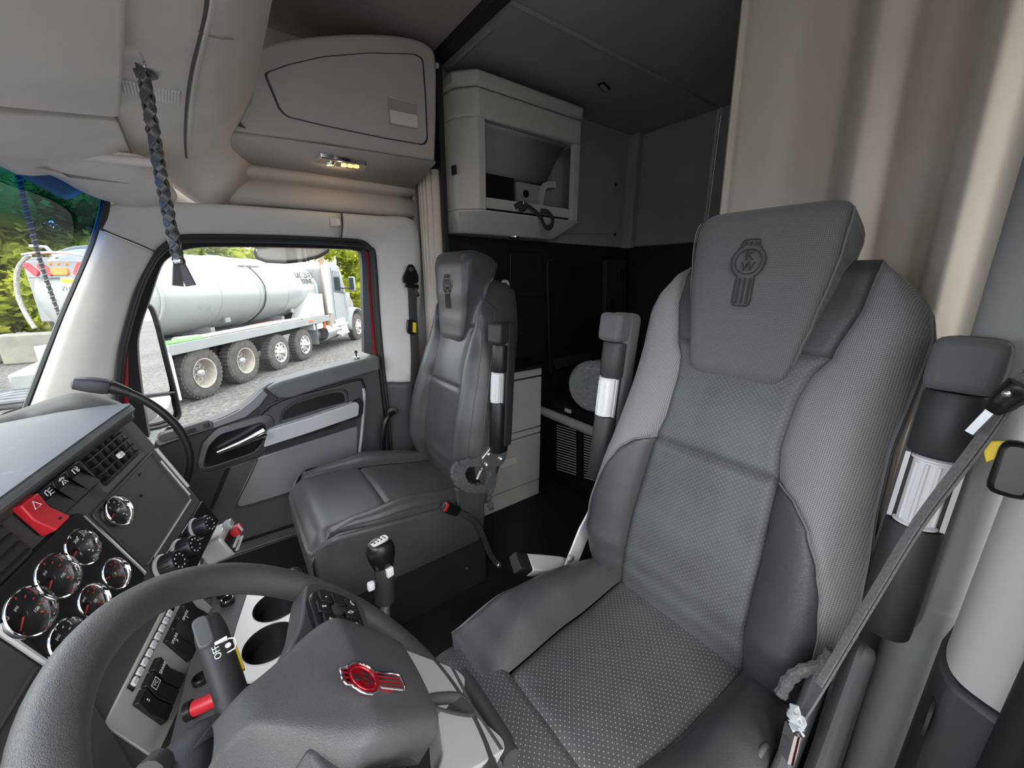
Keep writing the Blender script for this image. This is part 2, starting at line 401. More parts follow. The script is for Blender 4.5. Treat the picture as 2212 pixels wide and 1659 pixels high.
strip('trim_1', 'light grey plastic windscreen pillar cover beside the passenger door', [((45, 915), (250, 915)), ((62, 885), (250, 860)), ((130, 705), (256, 774)), ((165, 622), (268, 715)), ((200, 540), (294, 627)), ((215, 496), (337, 546))], M['trim'], 1.69)
strip('trim_2', 'light grey header trim above the passenger window', [((216, 492), (339, 543)), ((228, 445), (352, 532), 1.70), ((300, 436), (373, 518), 1.72), ((385, 437), (415, 509), 1.735), ((560, 447), (603, 511), 1.74), ((737, 461), (735, 517), 1.74)], M['trim'], 1.69, bulge=.01)
tb = strip('trim_3', 'light grey upper pillar cover behind the passenger window', [((740, 461), (738, 517), 1.74), ((820, 467), (779, 521), 1.74), ((880, 471), (800, 536), 1.73), ((902, 500), (809, 556), 1.73), ((908, 600), (816, 655), 1.72), ((903, 690), (822, 730), 1.72), ((897, 760), (828, 790), 1.72), ((893, 824), (832, 824), 1.72)], M['trim'], 1.73, bulge=.012)
strip('trim_4', 'dark grey lower pillar cover behind the passenger door', [((893, 826), (832, 826)), ((897, 900), (840, 900)), ((905, 1010), (848, 1010)), ((905, 1150), (852, 1150))], M['doormid'], 1.715, bulge=.02)
for nm, pts in (('joint_line', ((216, 494), (260, 512), (300, 528), (338, 545))), ('joint_line', ((738, 462), (740, 490), (737, 516)))):
    obj(nm, MB().tube([ax(u, v, lerp(1.68, 1.758, k / (len(pts) - 1)) if u < 400 else 1.725) for k, (u, v) in enumerate(pts)], .0022, 6), M['charcoal'], tb)
# coat hook block on the header joint
hk = thing('coat_hook', ax(722, 480, 1.735), 'small grey fold-out coat hook above the passenger window', 'hook')
hf = Frame(ax(722, 480, 1.735), (0, -1, 0), (0, 0, 1))
obj('hook_base', MB().rrect(hf, 0, 0, .035, .035, -.005, .012, .004), M['trim'], hk, bevel=.003)
obj('hook_flap', MB().rrect(hf, .012, 0, .016, .024, .012, .018, .003), M['trim_warm'], hk, bevel=.002)
# rubber seal: two beads following the opening
sl = thing('door_seal', ax(250, 905, XS), 'black rubber seal lining the passenger door opening', 'seal')
for k, (dx, r) in enumerate(((-.004, .009), (.008, .011))):
    P = spline([ax(u + (5 if u < 340 else (-5 if u > 790 else 0)) * k * 1.2, v + (8 * k if 340 < u < 790 else 0), XS + dx) for u, v in SEAL], 5)
    obj('rubber_bead', MB().tube(P, r, 8), M['rubber'], sl)

# ---- passenger door
dr = struct('door_1', 'passenger door with dark grey inner panel and window', 'door', loc=(1.8, -.1, FL))
GL = [(322, 945), (308, 860), (297, 760), (302, 710), (322, 650), (347, 577), (368, 554), (400, 539), (456, 533), (603, 534), (720, 537), (768, 541), (781, 556), (784, 640), (787, 762)]
OU = [(252, 935), (254, 860), (260, 770), (272, 715), (298, 627), (322, 576), (345, 545), (377, 522), (420, 514), (603, 516), (735, 521), (775, 526), (803, 552), (815, 660), (828, 775)]
MI = []
for k, ((u0, v0), (u1, v1)) in enumerate(zip(OU, GL)):
    t = .45 if k < 3 else (.10 if k < 12 else .55); MI.append((lerp(u0, u1, t), lerp(v0, v1, t)))
def open_band(A, B, xa, xb, depth):
    a = spline([ax(*p, xa) for p in A], 4); b = spline([ax(*p, xb) for p in B], 4); d = V(depth, 0, 0)
    return MB().sheet([[p + d for p in a], a, b, [p + d for p in b]])
obj('painted_frame', open_band(OU, MI, 1.795, 1.795, .05), M['redpaint'], dr)
obj('window_frame', open_band(MI, GL, 1.785, 1.80, .04), M['black'], dr)
pane = [ax(u, v, 1.815) for u, v in GL] + [ax(570, 850, 1.815), ax(430, 940, 1.815)]
obj('window_pane', MB().add(pane, [tuple(range(len(pane)))]), M['glass'], dr)
DF_ = Frame((1.76, 0, 0), (0, -1, 0), (0, 0, 1))           # door panel: x to the rear, y up, z into the cab
def dp(u, v): p = ax(u, v, 1.76); return (-p.y, p.z)
def dpl(pts): return [dp(*p) for p in pts]
sill = [(338, 948), (430, 920), (480, 902), (518, 884), (545, 862), (566, 840), (582, 829), (690, 799), (815, 766)]
body = dpl(sill + [(828, 880), (838, 960), (848, 1160), (400, 1190), (345, 1060), (320, 985)])
obj('inner_panel', MB().poly(DF_, body, -.075, 0), M['doormid'], dr, bevel=.006)
obj('front_panel', MB().poly(DF_, dpl([(320, 985), (338, 950), (465, 908), (528, 880), (572, 838), (600, 860), (580, 888), (470, 922), (436, 955), (425, 1000), (440, 1020), (493, 1008), (452, 1100), (395, 1120)]), 0, .004), M['charcoal'], dr, bevel=.002)
obj('sill_cap', MB().poly(DF_, dpl([(573, 836), (600, 823), (700, 795), (815, 766), (818, 797), (720, 826), (625, 858), (600, 858)]), -.05, .028, .018), M['dashtop'], dr, bevel=.014, seg=3)
obj('sill_sweep', MB().poly(DF_, dpl([(334, 950), (430, 921), (480, 903), (518, 885), (545, 863), (568, 840), (578, 852), (560, 876), (530, 900), (470, 921), (400, 942), (345, 962)]), -.05, .010, .004), M['doorgrey'], dr, bevel=.008)
sp = obj('switch_plate', MB().poly(DF_, dpl([(343, 938), (450, 905), (460, 910), (460, 921), (350, 952), (341, 948)]), .008, .014, .006), M['dash'], dr, bevel=.002)
obj('switch', MB().poly(DF_, dpl([(395, 928), (420, 920), (424, 926), (399, 934)]), .013, .018), M['charcoal'], sp, bevel=.001)
obj('switch', MB().poly(DF_, dpl([(437, 914), (450, 910), (453, 918), (440, 922)]), .013, .018), M['charcoal'], sp, bevel=.001)
def outline(pts, r, closed=True, c=0.004, n=5, fil=.02):
    L = [V(*dp(*p), 0) for p in pts]
    L = fillet(L, fil, n) if closed else spline(L, n)
    return MB().tube([DF_(p.x, p.y, c) for p in L], r, 8, closed=closed)
obj('upper_insert', MB().poly(DF_, dpl([(556, 905), (600, 866), (640, 850), (775, 818), (786, 828), (786, 840), (779, 860), (590, 922)]), 0, .003, .012), M['doormid'], dr, bevel=.002)
obj('insert_rim', outline([(556, 903), (575, 882), (600, 868), (640, 853), (700, 838), (772, 820), (783, 826), (787, 850), (782, 920), (777, 972)], .006, False, .002), M['black'], dr)
obj('bright_edge', outline([(784, 838), (786, 860), (781, 930), (776, 975)], .007, False, .006), M['silver'], dr)
obj('grab_pocket', MB().poly(DF_, dpl([(608, 908), (614, 888), (635, 872), (690, 855), (728, 846), (742, 850), (745, 868), (690, 882)]), 0, .005, .012), M['gloss'], dr)
obj('pocket_rim', outline([(604, 912), (610, 886), (632, 868), (690, 850), (730, 841), (747, 846), (750, 870)], .004, False, .006), M['charcoal'], dr)
obj('arm_bar_end', MB().poly(DF_, dpl([(755, 868), (776, 858), (782, 866), (780, 892), (770, 900), (752, 905)]), 0, .030, .008), M['black'], dr, bevel=.008)
obj('arm_bar', MB().poly(DF_, dpl([(575, 925), (668, 897), (765, 864), (771, 870), (769, 893), (668, 928), (568, 960)]), 0, .038, .008), M['silver'], dr, bevel=.012, seg=3)
obj('lower_slot', MB().poly(DF_, dpl([(570, 962), (768, 897), (770, 920), (575, 985)]), 0, .003), M['charcoal'], dr)
obj('slot_groove', MB().poly(DF_, dpl([(620, 945), (738, 908), (725, 922), (640, 948)]), .002, .006, .006), M['gloss'], dr)
obj('lower_insert', MB().poly(DF_, dpl([(556, 988), (772, 920), (769, 1010), (640, 1058), (520, 1094), (509, 1086)]), 0, .008, .012), M['doorgrey'], dr, bevel=.006)
obj('insert_stitch', outline([(556, 990), (534, 1038), (511, 1086), (522, 1093), (640, 1057), (768, 1012)], .002, False, .009), M['charcoal'], dr)
obj('lower_panel', MB().poly(DF_, dpl([(494, 1012), (560, 986), (774, 918), (776, 985), (850, 1005), (850, 1160), (400, 1190), (455, 1095)]), 0, .0035), M['doormid'], dr, bevel=.002)
obj('panel_stripe', MB().poly(DF_, dpl([(486, 1014), (497, 1010), (460, 1098), (447, 1106)]), 0, .006), M['black'], dr)
HB = [(428, 1000), (440, 955), (468, 924), (575, 893), (590, 900), (592, 925), (585, 960), (560, 985), (445, 1018), (432, 1014)]
hb = obj('handle_bezel', MB().ring([DF_(p.x, p.y, .004) for p in fillet([V(*dp(*p), 0) for p in HB], .02)], [DF_(p.x, p.y, .014) for p in fillet([V(*dp(*p), 0) for p in [(440, 998), (450, 962), (474, 936), (560, 910), (573, 914), (574, 926), (566, 952), (548, 974), (452, 1006), (442, 1006)]], .02)], (-.006, 0, 0)), M['doormid'], dr, bevel=.003)
obj('handle_bowl', MB().poly(DF_, dpl([(442, 998), (452, 962), (476, 938), (572, 912), (578, 935), (560, 972), (452, 1006)]), 0, .005, .012), M['gloss'], dr)
lev = [ax(*p, 1.735 - d) for p, d in (((471, 978), .0), ((500, 966), .006), ((530, 953), .010), ((555, 941), .016), ((574, 932), .018))]
obj('door_handle', MB().tube(spline(lev, 4), [.009 + .012 * (i / 16) ** 1.5 for i in range(17)], 10), M['chrome'], dr)
lk = thing('lock_pin', ax(770, 768, 1.79), 'small black lock pin standing on passenger door sill', 'lock')
lkf = Frame(ax(770, 772, 1.785), (1, 0, 0), (0, 1, 0))
obj('collar', MB().lathe([(.013, -.004), (.013, .003), (.006, .004)], lkf, 12), M['steel'], lk)
obj('pin', MB().lathe([(.003, 0), (.003, .018), (.006, .02), (.006, .03), (.004, .032)], lkf, 10), M['black'], lk)

# ---- windscreen seen beside the pillar
AP = [(45, 915), (58, 890), (130, 705), (165, 622), (200, 540), (222, 470), (228, 438), (234, 400), (240, 350)]
P = spline([ax(*p, 1.70) for p in AP], 5); G0 = P
wn = struct('window_1', 'windscreen with a blue shade band along the top', 'window', loc=(1.0, .6, -.45))
rows = [[p + V(-s, s * .34 - .10 * s * s, 0) for p in P] for s in [k * .08 for k in range(0, 20)]]
obj('windscreen_pane', MB().sheet(rows), M['wglass'], wn)
obj('black_border', MB().tube([p + V(-.006, 0, 0) for p in P], .011, 8), M['black'], wn)
obj('lower_border', MB().tube([r[0] + V(0, -.004, .012) for r in rows], .014, 8), M['black'], wn)

# ================================================================ OVERHEAD: console, visors, cabinets
# console over the windscreen: a surface that drops from the rear roll to the glass
CS = [(-.30, .62), (-.16, .50), (-.115, .43), (-.09, .395), (-.05, .368), (-.01, .350), (.04, .334), (.10, .318), (.18, .296), (.26, .262), (.32, .225)]
def cz(y): return interp(y, CS)
def on_console(u, v):
    d = ray(u, v); lo, hi = .2, 3.0
    def f(t): p = d * t; return p.z - cz(p.y)
    t = lo
    while t < hi and f(t) < 0: t += .01
    a, b = t - .01, t
    for _ in range(25):
        m = (a + b) / 2
        if f(m) < 0: a = m
        else: b = m
    return d * b
oc = thing('overhead_console', (1.0, 0, .30), 'warm grey overhead console above windscreen with storage panels', 'console')
rows = []
for i in range(34):
    y = lerp(.32, -.16, i / 33); row = []
    for j in range(30):
        x = lerp(-.35, 1.76, j / 29)
        drop = .12 * max(0, (x - 1.55) / .20) ** 2 * max(0, min(1, (.10 - y) / .12))
        row.append(V(x, y, cz(y) - drop))
    rows.append(row)
for i in range(1, 6):           # rear face going up to the headliner
    rows.append([V(p.x, -.16 - .004 * i, lerp(p.z, .84, i / 5)) for p in rows[33]])
obj('console_shell', MB().sheet(rows), M['trim_warm'], oc, solid=.008, off=0)
gro = spline([on_console(u, v) for u, v in ((450, -60), (443, 10), (432, 60), (410, 160), (400, 250), (400, 320), (408, 370), (424, 405))], 6)
obj('groove', MB().tube([p + V(0, 0, -.004) for p in gro], .0030, 6), M['charcoal'], oc)
rim = spline([on_console(u + 9, v) for u, v in ((450, -60), (443, 10), (432, 60), (410, 160), (401, 250), (401, 320), (409, 370))], 6)
obj('roll_edge', MB().tube([p + V(0, 0, -.003) for p in rim], .005, 6), M['trim_warm'], oc)
pil = spline([on_console(u, v) for u, v in ((425, 58), (460, 72), (500, 76), (530, 70))], 6)
obj('roll_joint', MB().tube([p + V(0, 0, -.004) for p in pil], .002, 6), M['headliner'], oc)
def pad(name, pts, m, parent, th=.018, lift=.004, r=.03, **k):
    """upholstered panel lying on the console, its corners rounded"""
    P = [on_console(*p) for p in pts]; c = sum(P, V(0, 0, 0)) / len(P)
    nrm = V(0, 0, 0)
    for a, b in zip(P, P[1:] + P[:1]): nrm += (a - c).cross(b - c)
    nrm.normalize()
    if nrm.z > 0: nrm = -nrm
    L = fillet(P, r, 6)
    obj('gap_shade', MB().tube([p + nrm * .005 for p in L], .0055, 6, closed=True), M['headliner'], parent)  # darker tube imitates the shade between neighbouring pads
    return obj(name, MB().loft([[p - nrm * .02 for p in L], [p + nrm * (lift + th) for p in L]]), m, parent, bevel=th * .75, seg=5, **k)
pad('storage_panel', [(-220, 170), (-120, -160), (246, -160), (249, 60), (244, 226)], M['trim_warm'], oc, .02)
pad('storage_panel', [(-200, 200), (238, 234), (278, 330), (60, 320), (-160, 300)], M['trim_warm'], oc, .016)
gr = [(250, 157), (390, 190), (388, 224), (330, 216), (262, 196)]
Pg = [on_console(*p) for p in gr]; gc = sum(Pg, V(0, 0, 0)) / 5
gx = (Pg[1] - Pg[0]).normalized(); gy = (Pg[4] - Pg[0]); gf = Frame(gc, gx, gy)
if gf.z.z > 0: gf = Frame(gc, gx, gy, -gf.z)
sg = obj('speaker_grille', MB().poly(gf, [((p - gc).dot(gf.x), (p - gc).dot(gf.y)) for p in Pg], -.006, .004, .006), M['trim'], oc, bevel=.001)
gw = (Pg[1] - Pg[0]).length
for k in range(17):
    t = (k + .8) / 18; a = lerp(Pg[0].lerp(Pg[4], .12), Pg[1], t); b = lerp(Pg[4], Pg[2], t)
    obj('grille_rib', MB().tube([a.lerp(b, .08) + gf.z * .005, a.lerp(b, .9) + gf.z * .005], .0022, 6), M['white'], sg)
# passenger sun visor, turned down against the glass
vs = thing('sun_visor', ax(200, 380, 1.5), 'passenger sun visor padded in warm grey below console', 'visor')
VP = [az(6, 318, .27), az(60, 335, .262), az(300, 345, .275), az(352, 385, .26), ax(382, 428, 1.69), ax(300, 440, 1.70), ax(230, 428, 1.66), ax(170, 405, 1.58), ax(110, 372, 1.50), ax(60, 352, 1.40)]
c = sum(VP, V(0, 0, 0)) / len(VP)
L = spline(VP, 4, True); n0 = V(.15, -.30, -.95).normalized()
obj('visor_body', MB().loft([[p - n0 * .012 for p in L], [p.lerp(c, .01) + n0 * .004 for p in L], [p.lerp(c, .05) + n0 * .012 for p in L], [p.lerp(c, .5) + n0 * .014 for p in L]]), M['trim_warm'], vs, smooth=60)
obj('visor_hinge', MB().tube([az(-60, 305, .275), az(10, 322, .272), az(330, 352, .268)], .010, 10), M['trim_warm'], vs)
# headliner end roll where the console meets the header
#obj('end_cap', MB().tube(spline([ax(474, 365, 1.66), ax(482, 395, 1.69), ax(470, 425, 1.71), ax(440, 432, 1.72)], 5), [.010] * 16, 8), M['trim_warm'], oc)

# ---- braided pull cord of the air horn
cd = thing('horn_pull_cord', V(.9, .04, 0), 'black braided leather horn pull cord hanging from overhead console', 'cord')
top = V(.895, .040, .318); bot = V(.905, .047, -.012)
def cordp(t): return top.lerp(bot, t) + V(.004 * math.sin(t * 5), .004 * math.sin(t * 3), 0)
hole = Frame(on_console(300, 152), (1, -.3, 0), (.3, 1, 0))
obj('grommet', MB().lathe([(.020, -.006), (.024, -.004), (.012, .0), (.004, .006)], hole, 16), M['black'], cd)
obj('hook', MB().tube(spline([V(.893, .040, .330), V(.891, .037, .318), V(.895, .040, .309), V(.899, .043, .318)], 5), .0022, 8), M['chrome'], cd)
for s in range(4):
    path = []; nrm = []
    for k in range(121):
        t = k / 120 * .86; an = s * math.pi / 2 + t * 34 * (1 if s % 2 else -1); r = .0056 + .0012 * math.sin(t * 60 + s * 1.57)
        ra = V(math.cos(an), math.sin(an), 0); path.append(cordp(t + .02) + ra * r); nrm.append(ra)
    obj('plait', MB().tube(path, .0016, wide=.0062, normal=nrm), M['leather2'], cd)
obj('core', MB().tube([cordp(k / 30 * .86 + .02) for k in range(31)], .0058, 8), M['black'], cd)
for s in (-1, 1):
    obj('tail', MB().tube([cordp(.86) + V(0, 0, 0), cordp(.92) + V(0, .004 * s, 0), cordp(1.0) + V(0, .009 * s, 0)], .002, wide=[.006, .007, .008], normal=V(-1, -.4 * s, 0)), M['leather2'], cd)
obj('rivet', MB().lathe([(.0065, 0), (.0065, .003), (.003, .0055)], Frame(cordp(.875) + V(-.009, 0, 0), (0, -1, 0), (0, 0, 1)), 14), M['chrome'], cd)

# ---- roof rail roll under the overhead cabinet
prof = [(1.80, .405), (1.752, .392), (1.735, .378), (1.732, .362), (1.742, .348), (1.765, .344), (1.775, .338), (1.755, .325), (1.742, .300), (1.742, .275), (1.752, .258), (1.79, .250)]
rr = struct('trim_6', 'grey brown roof rail roll above the passenger door', 'trim', MB().sheet([[V(x, lerp(-.05, -.755, k / 8), z + .008 * k / 8) for k in range(9)] for x, z in prof]), M['shelf'], solid=.004, off=0, smooth=60)

# ---- overhead cabinet above the passenger door
CF = Frame((1.50, 0, 0), (0, -1, 0), (0, 0, 1))           # x to the rear, y up, z into the cab
def cp(u, v): p = ax(u, v, 1.50); return (-p.y, p.z)
oh = thing('overhead_cabinet', (1.6, -.4, .40), 'grey brown overhead cabinet with curved top and closed door', 'cabinet')
arch = [(468, 282), (470, 180), (500, 128), (540, 105), (600, 88), (680, 77), (760, 72), (840, 74), (900, 84), (933, 104), (943, 140), (943, 250), (940, 349), (700, 309)]
A = [V(*cp(*p), 0) for p in arch]; A = spline(A[:12], 4) + A[12:]
obj('cabinet_body', MB().loft([[CF(p.x, p.y, -.27) for p in A], [CF(p.x, p.y, -.03) for p in A], [CF(p.x, p.y, 0) for p in A]]), M['shelf'], oh, bevel=.010, seg=3)
dpts = [(574, 160), (625, 141), (700, 124), (800, 116), (896, 119), (911, 130), (917, 210), (921, 302), (913, 312), (830, 298), (700, 271), (622, 252), (606, 237)]
ctr = V(*cp(770, 210), 0)
Lg = [V(*cp(*p), 0) for p in dpts]
obj('door_gap', MB().poly(CF, [tuple((ctr + (p - ctr) * 1.022).xy) for p in Lg], -.002, .0025, .01), M['black'], oh)
cdoor = obj('cabinet_door', MB().poly(CF, [tuple(p.xy) for p in Lg], 0, .007, .012), M['shelf'], oh, bevel=.003)
obj('latch_recess', MB().poly(CF, [cp(*p) for p in ((836, 208), (899, 224), (900, 282), (838, 271))], .0065, .0085, .006), M['headliner'], cdoor)
obj('latch_paddle', MB().poly(CF, [cp(*p) for p in ((839, 239), (898, 252), (900, 280), (841, 268))], .008, .016, .002), M['trim_warm'], cdoor, bevel=.002)
obj('latch_lip', MB().poly(CF, [cp(*p) for p in ((836, 208), (899, 224), (899, 229), (837, 214))], .008, .011), M['shelf'], cdoor, bevel=.001)
# small white latch seen at the front end
lt2 = thing('trim_clip', ax(492, 258, 1.49), 'white plastic clip with a black wedge at cabinet front end', 'clip')
obj('clip_body', MB().poly(CF, [cp(*p) for p in ((477, 240), (497, 246), (502, 252), (500, 270), (478, 264))], .0, .018, .003), M['white'], lt2, bevel=.002)
obj('wedge', MB().poly(CF, [cp(*p) for p in ((482, 236), (503, 246), (530, 277), (503, 270))], .0, .006), M['black'], lt2)
# dome lamp on its underside
UF = Frame(az(735, 347, .398), (.05, -1, 0), (1, .05, 0))
if UF.z.z > 0: UF = Frame(UF.o, UF.x, UF.y, -UF.z)
obj('underside', MB().add([ax(470, 278, 1.50), ax(940, 347, 1.50), ax(888, 404, 1.745), ax(488, 342, 1.75)], [(0, 1, 2, 3)]), M['shelf'], oh, solid=.01)
dl = thing('dome_lamp', UF.o, 'lit dome lamp with chrome bezel under the overhead cabinet', 'lamp')
def up_(u, v): d = ray(u, v); p = d * ((UF.o.z) / d.z) - UF.o; return p.dot(UF.x), p.dot(UF.y)
DZ = .012
obj('bezel', MB().poly(UF, [up_(*p) for p in ((676, 342), (690, 331), (792, 350), (786, 363))], -.004, DZ, .006), M['chrome'], dl, bevel=.003)
a, b = up_(713, 345)
spf = UF.sub(a, b)
obj('spot_ring', MB().lathe([(.017, DZ - .004), (.018, DZ + .004), (.013, DZ + .006), (.012, DZ + .002)], spf, 20), M['chrome'], dl)
obj('spot_lens', MB().lathe([(.0125, DZ), (.011, DZ + .004), (.004, DZ + .006)], spf, 16), M['lamp'], dl)
for uu in (742, 756, 769):
    a, b = up_(uu, 345 + (uu - 713) * .12)
    obj('lamp_lens', MB().rrect(UF, a, b, .017, .020, DZ - .001, DZ + .004, .006), M['lamp'], dl, bevel=.001)
pl = bpy.data.lights.new('dome_glow', 'POINT'); pl.energy = .05; pl.color = (1, .72, .4); pl.shadow_soft_size = .02
plo = bpy.data.objects.new('dome_glow', pl); COL.objects.link(plo); plo.parent = dl; plo.location = (0, 0, -.04)

# ---- open sleeper cabinet
X0 = 1.50
def plan(e=0.0):
    return [(-.862 + e, 1.70), (-.872 + e, 1.575 - e), (-.94 + e * .6, X0 - e), (-1.53 - e, X0 - e), (-1.53 - e, 1.70)]
def pz(mb, pl_, z0, z1, pl2=None):
    return mb.loft([[V(x, y, z0) for y, x in pl_], [V(x, y, z1) for y, x in (pl2 or pl_)]])
sc = thing('sleeper_cabinet', (1.6, -1.2, .20), 'open grey cabinet with empty compartment hanging behind passenger seat', 'cabinet')
obj('top_lid', pz(MB(), plan(.006), .735, .790), M['offwhite'], sc, bevel=.012)
obj('top_band', pz(MB(), plan(0), .628, .732), M['offwhite'], sc, bevel=.010)
obj('side_panel', pz(MB(), [(-.862, 1.70), (-.872, 1.575), (-.925, X0 + .015), (-.94, X0), (-.975, X0), (-.975, X0 + .03), (-.90, 1.60), (-.90, 1.70)], .285, .628), M['offwhite'], sc, bevel=.004)
obj('corner_post', MB().box((X0 + .014, -1.505, .456), (.026, .042, .345)), M['offwhite'], sc, bevel=.003)
obj('tray', pz(MB(), [(-.875, 1.70), (-.90, 1.60), (-.99, X0 + .09), (-1.44, X0 + .09), (-1.50, 1.70)], .196, .283, plan(.010)), M['offwhite'], sc, bevel=.008)
obj('shelf_rail', MB().box((X0 + .035, -1.24, .318), (.012, .53, .046)), M['offwhite'], sc, bevel=.002)
obj('rail_foot', MB().box((X0 + .05, -1.24, .291), (.05, .53, .012)), M['black'], sc)
obj('inner_roof', MB().sheet([[V(1.53 + .16 * (k / 8), y, .625 - .16 * (k / 8) ** 1.5) for k in range(9)] for y in (-.91, -1.46)]), M['vinyl'], sc, solid=.006)
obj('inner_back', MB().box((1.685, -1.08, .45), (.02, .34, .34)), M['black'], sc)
bk = obj('bracket', MB().box((1.665, -1.34, .375), (.02, .17, .17)), M['vinyl'], sc, bevel=.004)
obj('bracket_hole', MB().lathe([(.018, 0), (.018, .003)], Frame((1.653, -1.31, .41), (0, -1, 0), (0, 0, 1)), 14), M['black'], bk)
obj('inner_arch', MB().tube(spline([V(1.65, -1.40, .30), V(1.65, -1.405, .40), V(1.65, -1.43, .46), V(1.65, -1.50, .475)], 5), .008, wide=.016, normal=V(1, 0, 0)), M['offwhite'], sc)
obj('hinge_tab', MB().box((1.57, -.862, .435), (.028, .008, .034)), M['rubber'], sc)
ov = Frame((1.60, -1.20, .196), (0, -1, 0), (-1, 0, 0), (0, 0, -1))
ol = obj('tray_lamp', MB().lathe([(.03, -.002), (.03, .003), (.024, .006), (.018, .004)], ov, 24), M['chrome'], sc)
obj('lamp_glass', MB().lathe([(.018, .002), (.014, .0045), (.004, .006)], ov, 16), M['film'], ol)
st = thing('cabinet_strap', ax(1175, 480, 1.49), 'black nylon strap with metal clip looped over cabinet tray edge', 'strap')
sp_ = spline([ax(1112, 447, 1.525), ax(1128, 440, 1.515), ax(1150, 452, 1.495), ax(1168, 470, 1.488), ax(1178, 490, 1.487), ax(1190, 490, 1.486), ax(1194, 474, 1.487), ax(1184, 459, 1.492), ax(1168, 456, 1.497)], 6)
obj('webbing', MB().tube(sp_, .0015, wide=.012, normal=V(-1, -.3, .1)), M['belt'], st)
obj('webbing_knot', MB().ball(ax(1128, 449, 1.51), (.008, .026, .016)), M['belt'], st)
obj('clip', MB().box(ax(1132, 437, 1.505), (.008, .014, .02)), M['bolt'], st, bevel=.002)

# ---- drawer cabinet on the sleeper floor
lc = thing('drawer_cabinet', (1.6, -1.15, FL), 'off-white drawer cabinet standing on floor behind the passenger seat', 'cabinet')
YF, YR = -.90, -1.305
def lcb(name, z0, z1, x=X0, m='offwhite', **k): return obj(name, MB().box(((x + 1.695) / 2, (YF + YR) / 2, (z0 + z1) / 2), (1.695 - x, YF - YR, z1 - z0)), M[m], lc, **k)
lcb('plinth', FL, -1.108, X0, bevel=.004); lcb('carcass', -1.10, -.45, X0 + .012, 'black')
lcb('top_panel', -.452, -.434, X0 - .004, 'dark', bevel=.004)
def front(name, z0, z1, **k): return obj(name, MB().box((X0 + .006, (YF + YR) / 2, (z0 + z1) / 2), (.016, YF - YR, z1 - z0)), M['offwhite'], lc, bevel=.004, **k)
front('fascia', -.492, -.455); front('drawer_front', -.778, -.500); front('divider_rail', -.816, -.784)
dfr = front('drawer_front', -1.102, -.822)
lf2 = Frame((X0 - .002, -1.085, -.90), (0, -1, 0), (0, 0, 1))
obj('pull_recess', MB().rrect(lf2, 0, -.028, .105, .052, -.001, .0015, .008), M['trim_warm'], dfr)
obj('pull', MB().rrect(lf2, 0, .014, .105, .042, .0, .012, .004), M['offwhite'], dfr, bevel=.003)

# ---- dark back of the sleeper: framed door, bunk rail, grilles
bd = struct('door_2', 'black framed storage door on dark sleeper wall', 'door', loc=(1.69, -1.6, -.7))
BF = Frame((1.69, 0, 0), (0, -1, 0), (0, 0, 1))
def bp(u, v): p = ax(u, v, 1.69); return (-p.y, p.z)
q = [bp(*p) for p in ((1178, 560), (1302, 560), (1304, 770), (1185, 808))]
obj('door_leaf', MB().poly(BF, q, 0, .012, .03), M['black'], bd, bevel=.004)
obj('door_frame', MB().tube([BF(p.x, p.y, .012) for p in fillet([V(*p, 0) for p in q], .04)], .008, 8, closed=True), M['dark'], bd)
obj('inner_tray', MB().poly(BF, [bp(*p) for p in ((1192, 775), (1290, 755), (1290, 775), (1196, 797))], .012, .02, .006), M['charcoal'], bd, bevel=.002)
so = thing('wall_socket', ax(1090, 617, 1.69), 'round cream socket on dark sleeper wall beside passenger headrest', 'socket')
sf = Frame(ax(1090, 617, 1.694), (0, -1, 0), (0, 0, 1))
obj('ring', MB().lathe([(.030, 0), (.030, .006), (.024, .009), (.015, .005), (.014, .001)], sf, 24), M['trim_warm'], so)
obj('plug_hole', MB().lathe([(.015, 0), (.015, .003)], sf, 16), M['black'], so)
for (u0, v0, u1, v1) in ((1100, 545, 1172, 640), (1100, 650, 1172, 770)):
    obj('wall_panel', MB().poly(BF, [bp(*p) for p in ((u0, v0), (u1, v0), (u1, v1), (u0, v1))], 0, .008, .01), M['dark'], ws, bevel=.003)
swp = thing('switch_panel', ax(1315, 600, 1.66), 'narrow black switch panel with light and red switch on sleeper wall', 'panel')
SF = Frame((1.66, 0, 0), (0, -1, 0), (0, 0, 1))
def s6(u, v): p = ax(u, v, 1.66); return (-p.y, p.z)
obj('plate', MB().poly(SF, [s6(*p) for p in ((1306, 560), (1350, 560), (1350, 680), (1306, 690))], -.03, .01, .008), M['charcoal'], swp, bevel=.002)
obj('rocker', MB().poly(SF, [s6(*p) for p in ((1313, 645), (1322, 645), (1322, 672), (1313, 672))], .01, .016), M['gloss'], swp, bevel=.002)
obj('rocker', MB().poly(SF, [s6(*p) for p in ((1334, 580), (1346, 580), (1346, 608), (1334, 608))], .01, .016), M['gloss'], swp, bevel=.002)
obj('red_switch', MB().poly(SF, [s6(*p) for p in ((1311, 679), (1321, 677), (1321, 684), (1311, 686))], .01, .016), M['red'], swp)
bn = thing('bunk', (1.2, -1.8, FL), 'black lower bunk with pale front rail at sleeper rear', 'bunk')
obj('bunk_box', MB().box((.80, -1.84, -1.0), (1.72, .72, .40)), M['black'], bn, bevel=.01)
obj('mattress', MB().box((.80, -1.84, -.745), (1.70, .70, .10)), M['carpet'], bn, bevel=.03)
obj('front_rail', MB().tube([V(1.685, -1.452, -.768), V(.10, -1.452, -.768)], .026, 14), M['offwhite'], bn)
for (a, b) in ((1203, 1244), (1262, 1300)):
    for k in range(18):
        v = 918 + k * 5.6; P0, P1 = ay(a, v + (a - 1203) * .30, -1.478), ay(b, v + (b - 1203) * .30, -1.478)
        obj('grille_slat', MB().tube([P0, P1], .0030, 6), M['white'], bn)
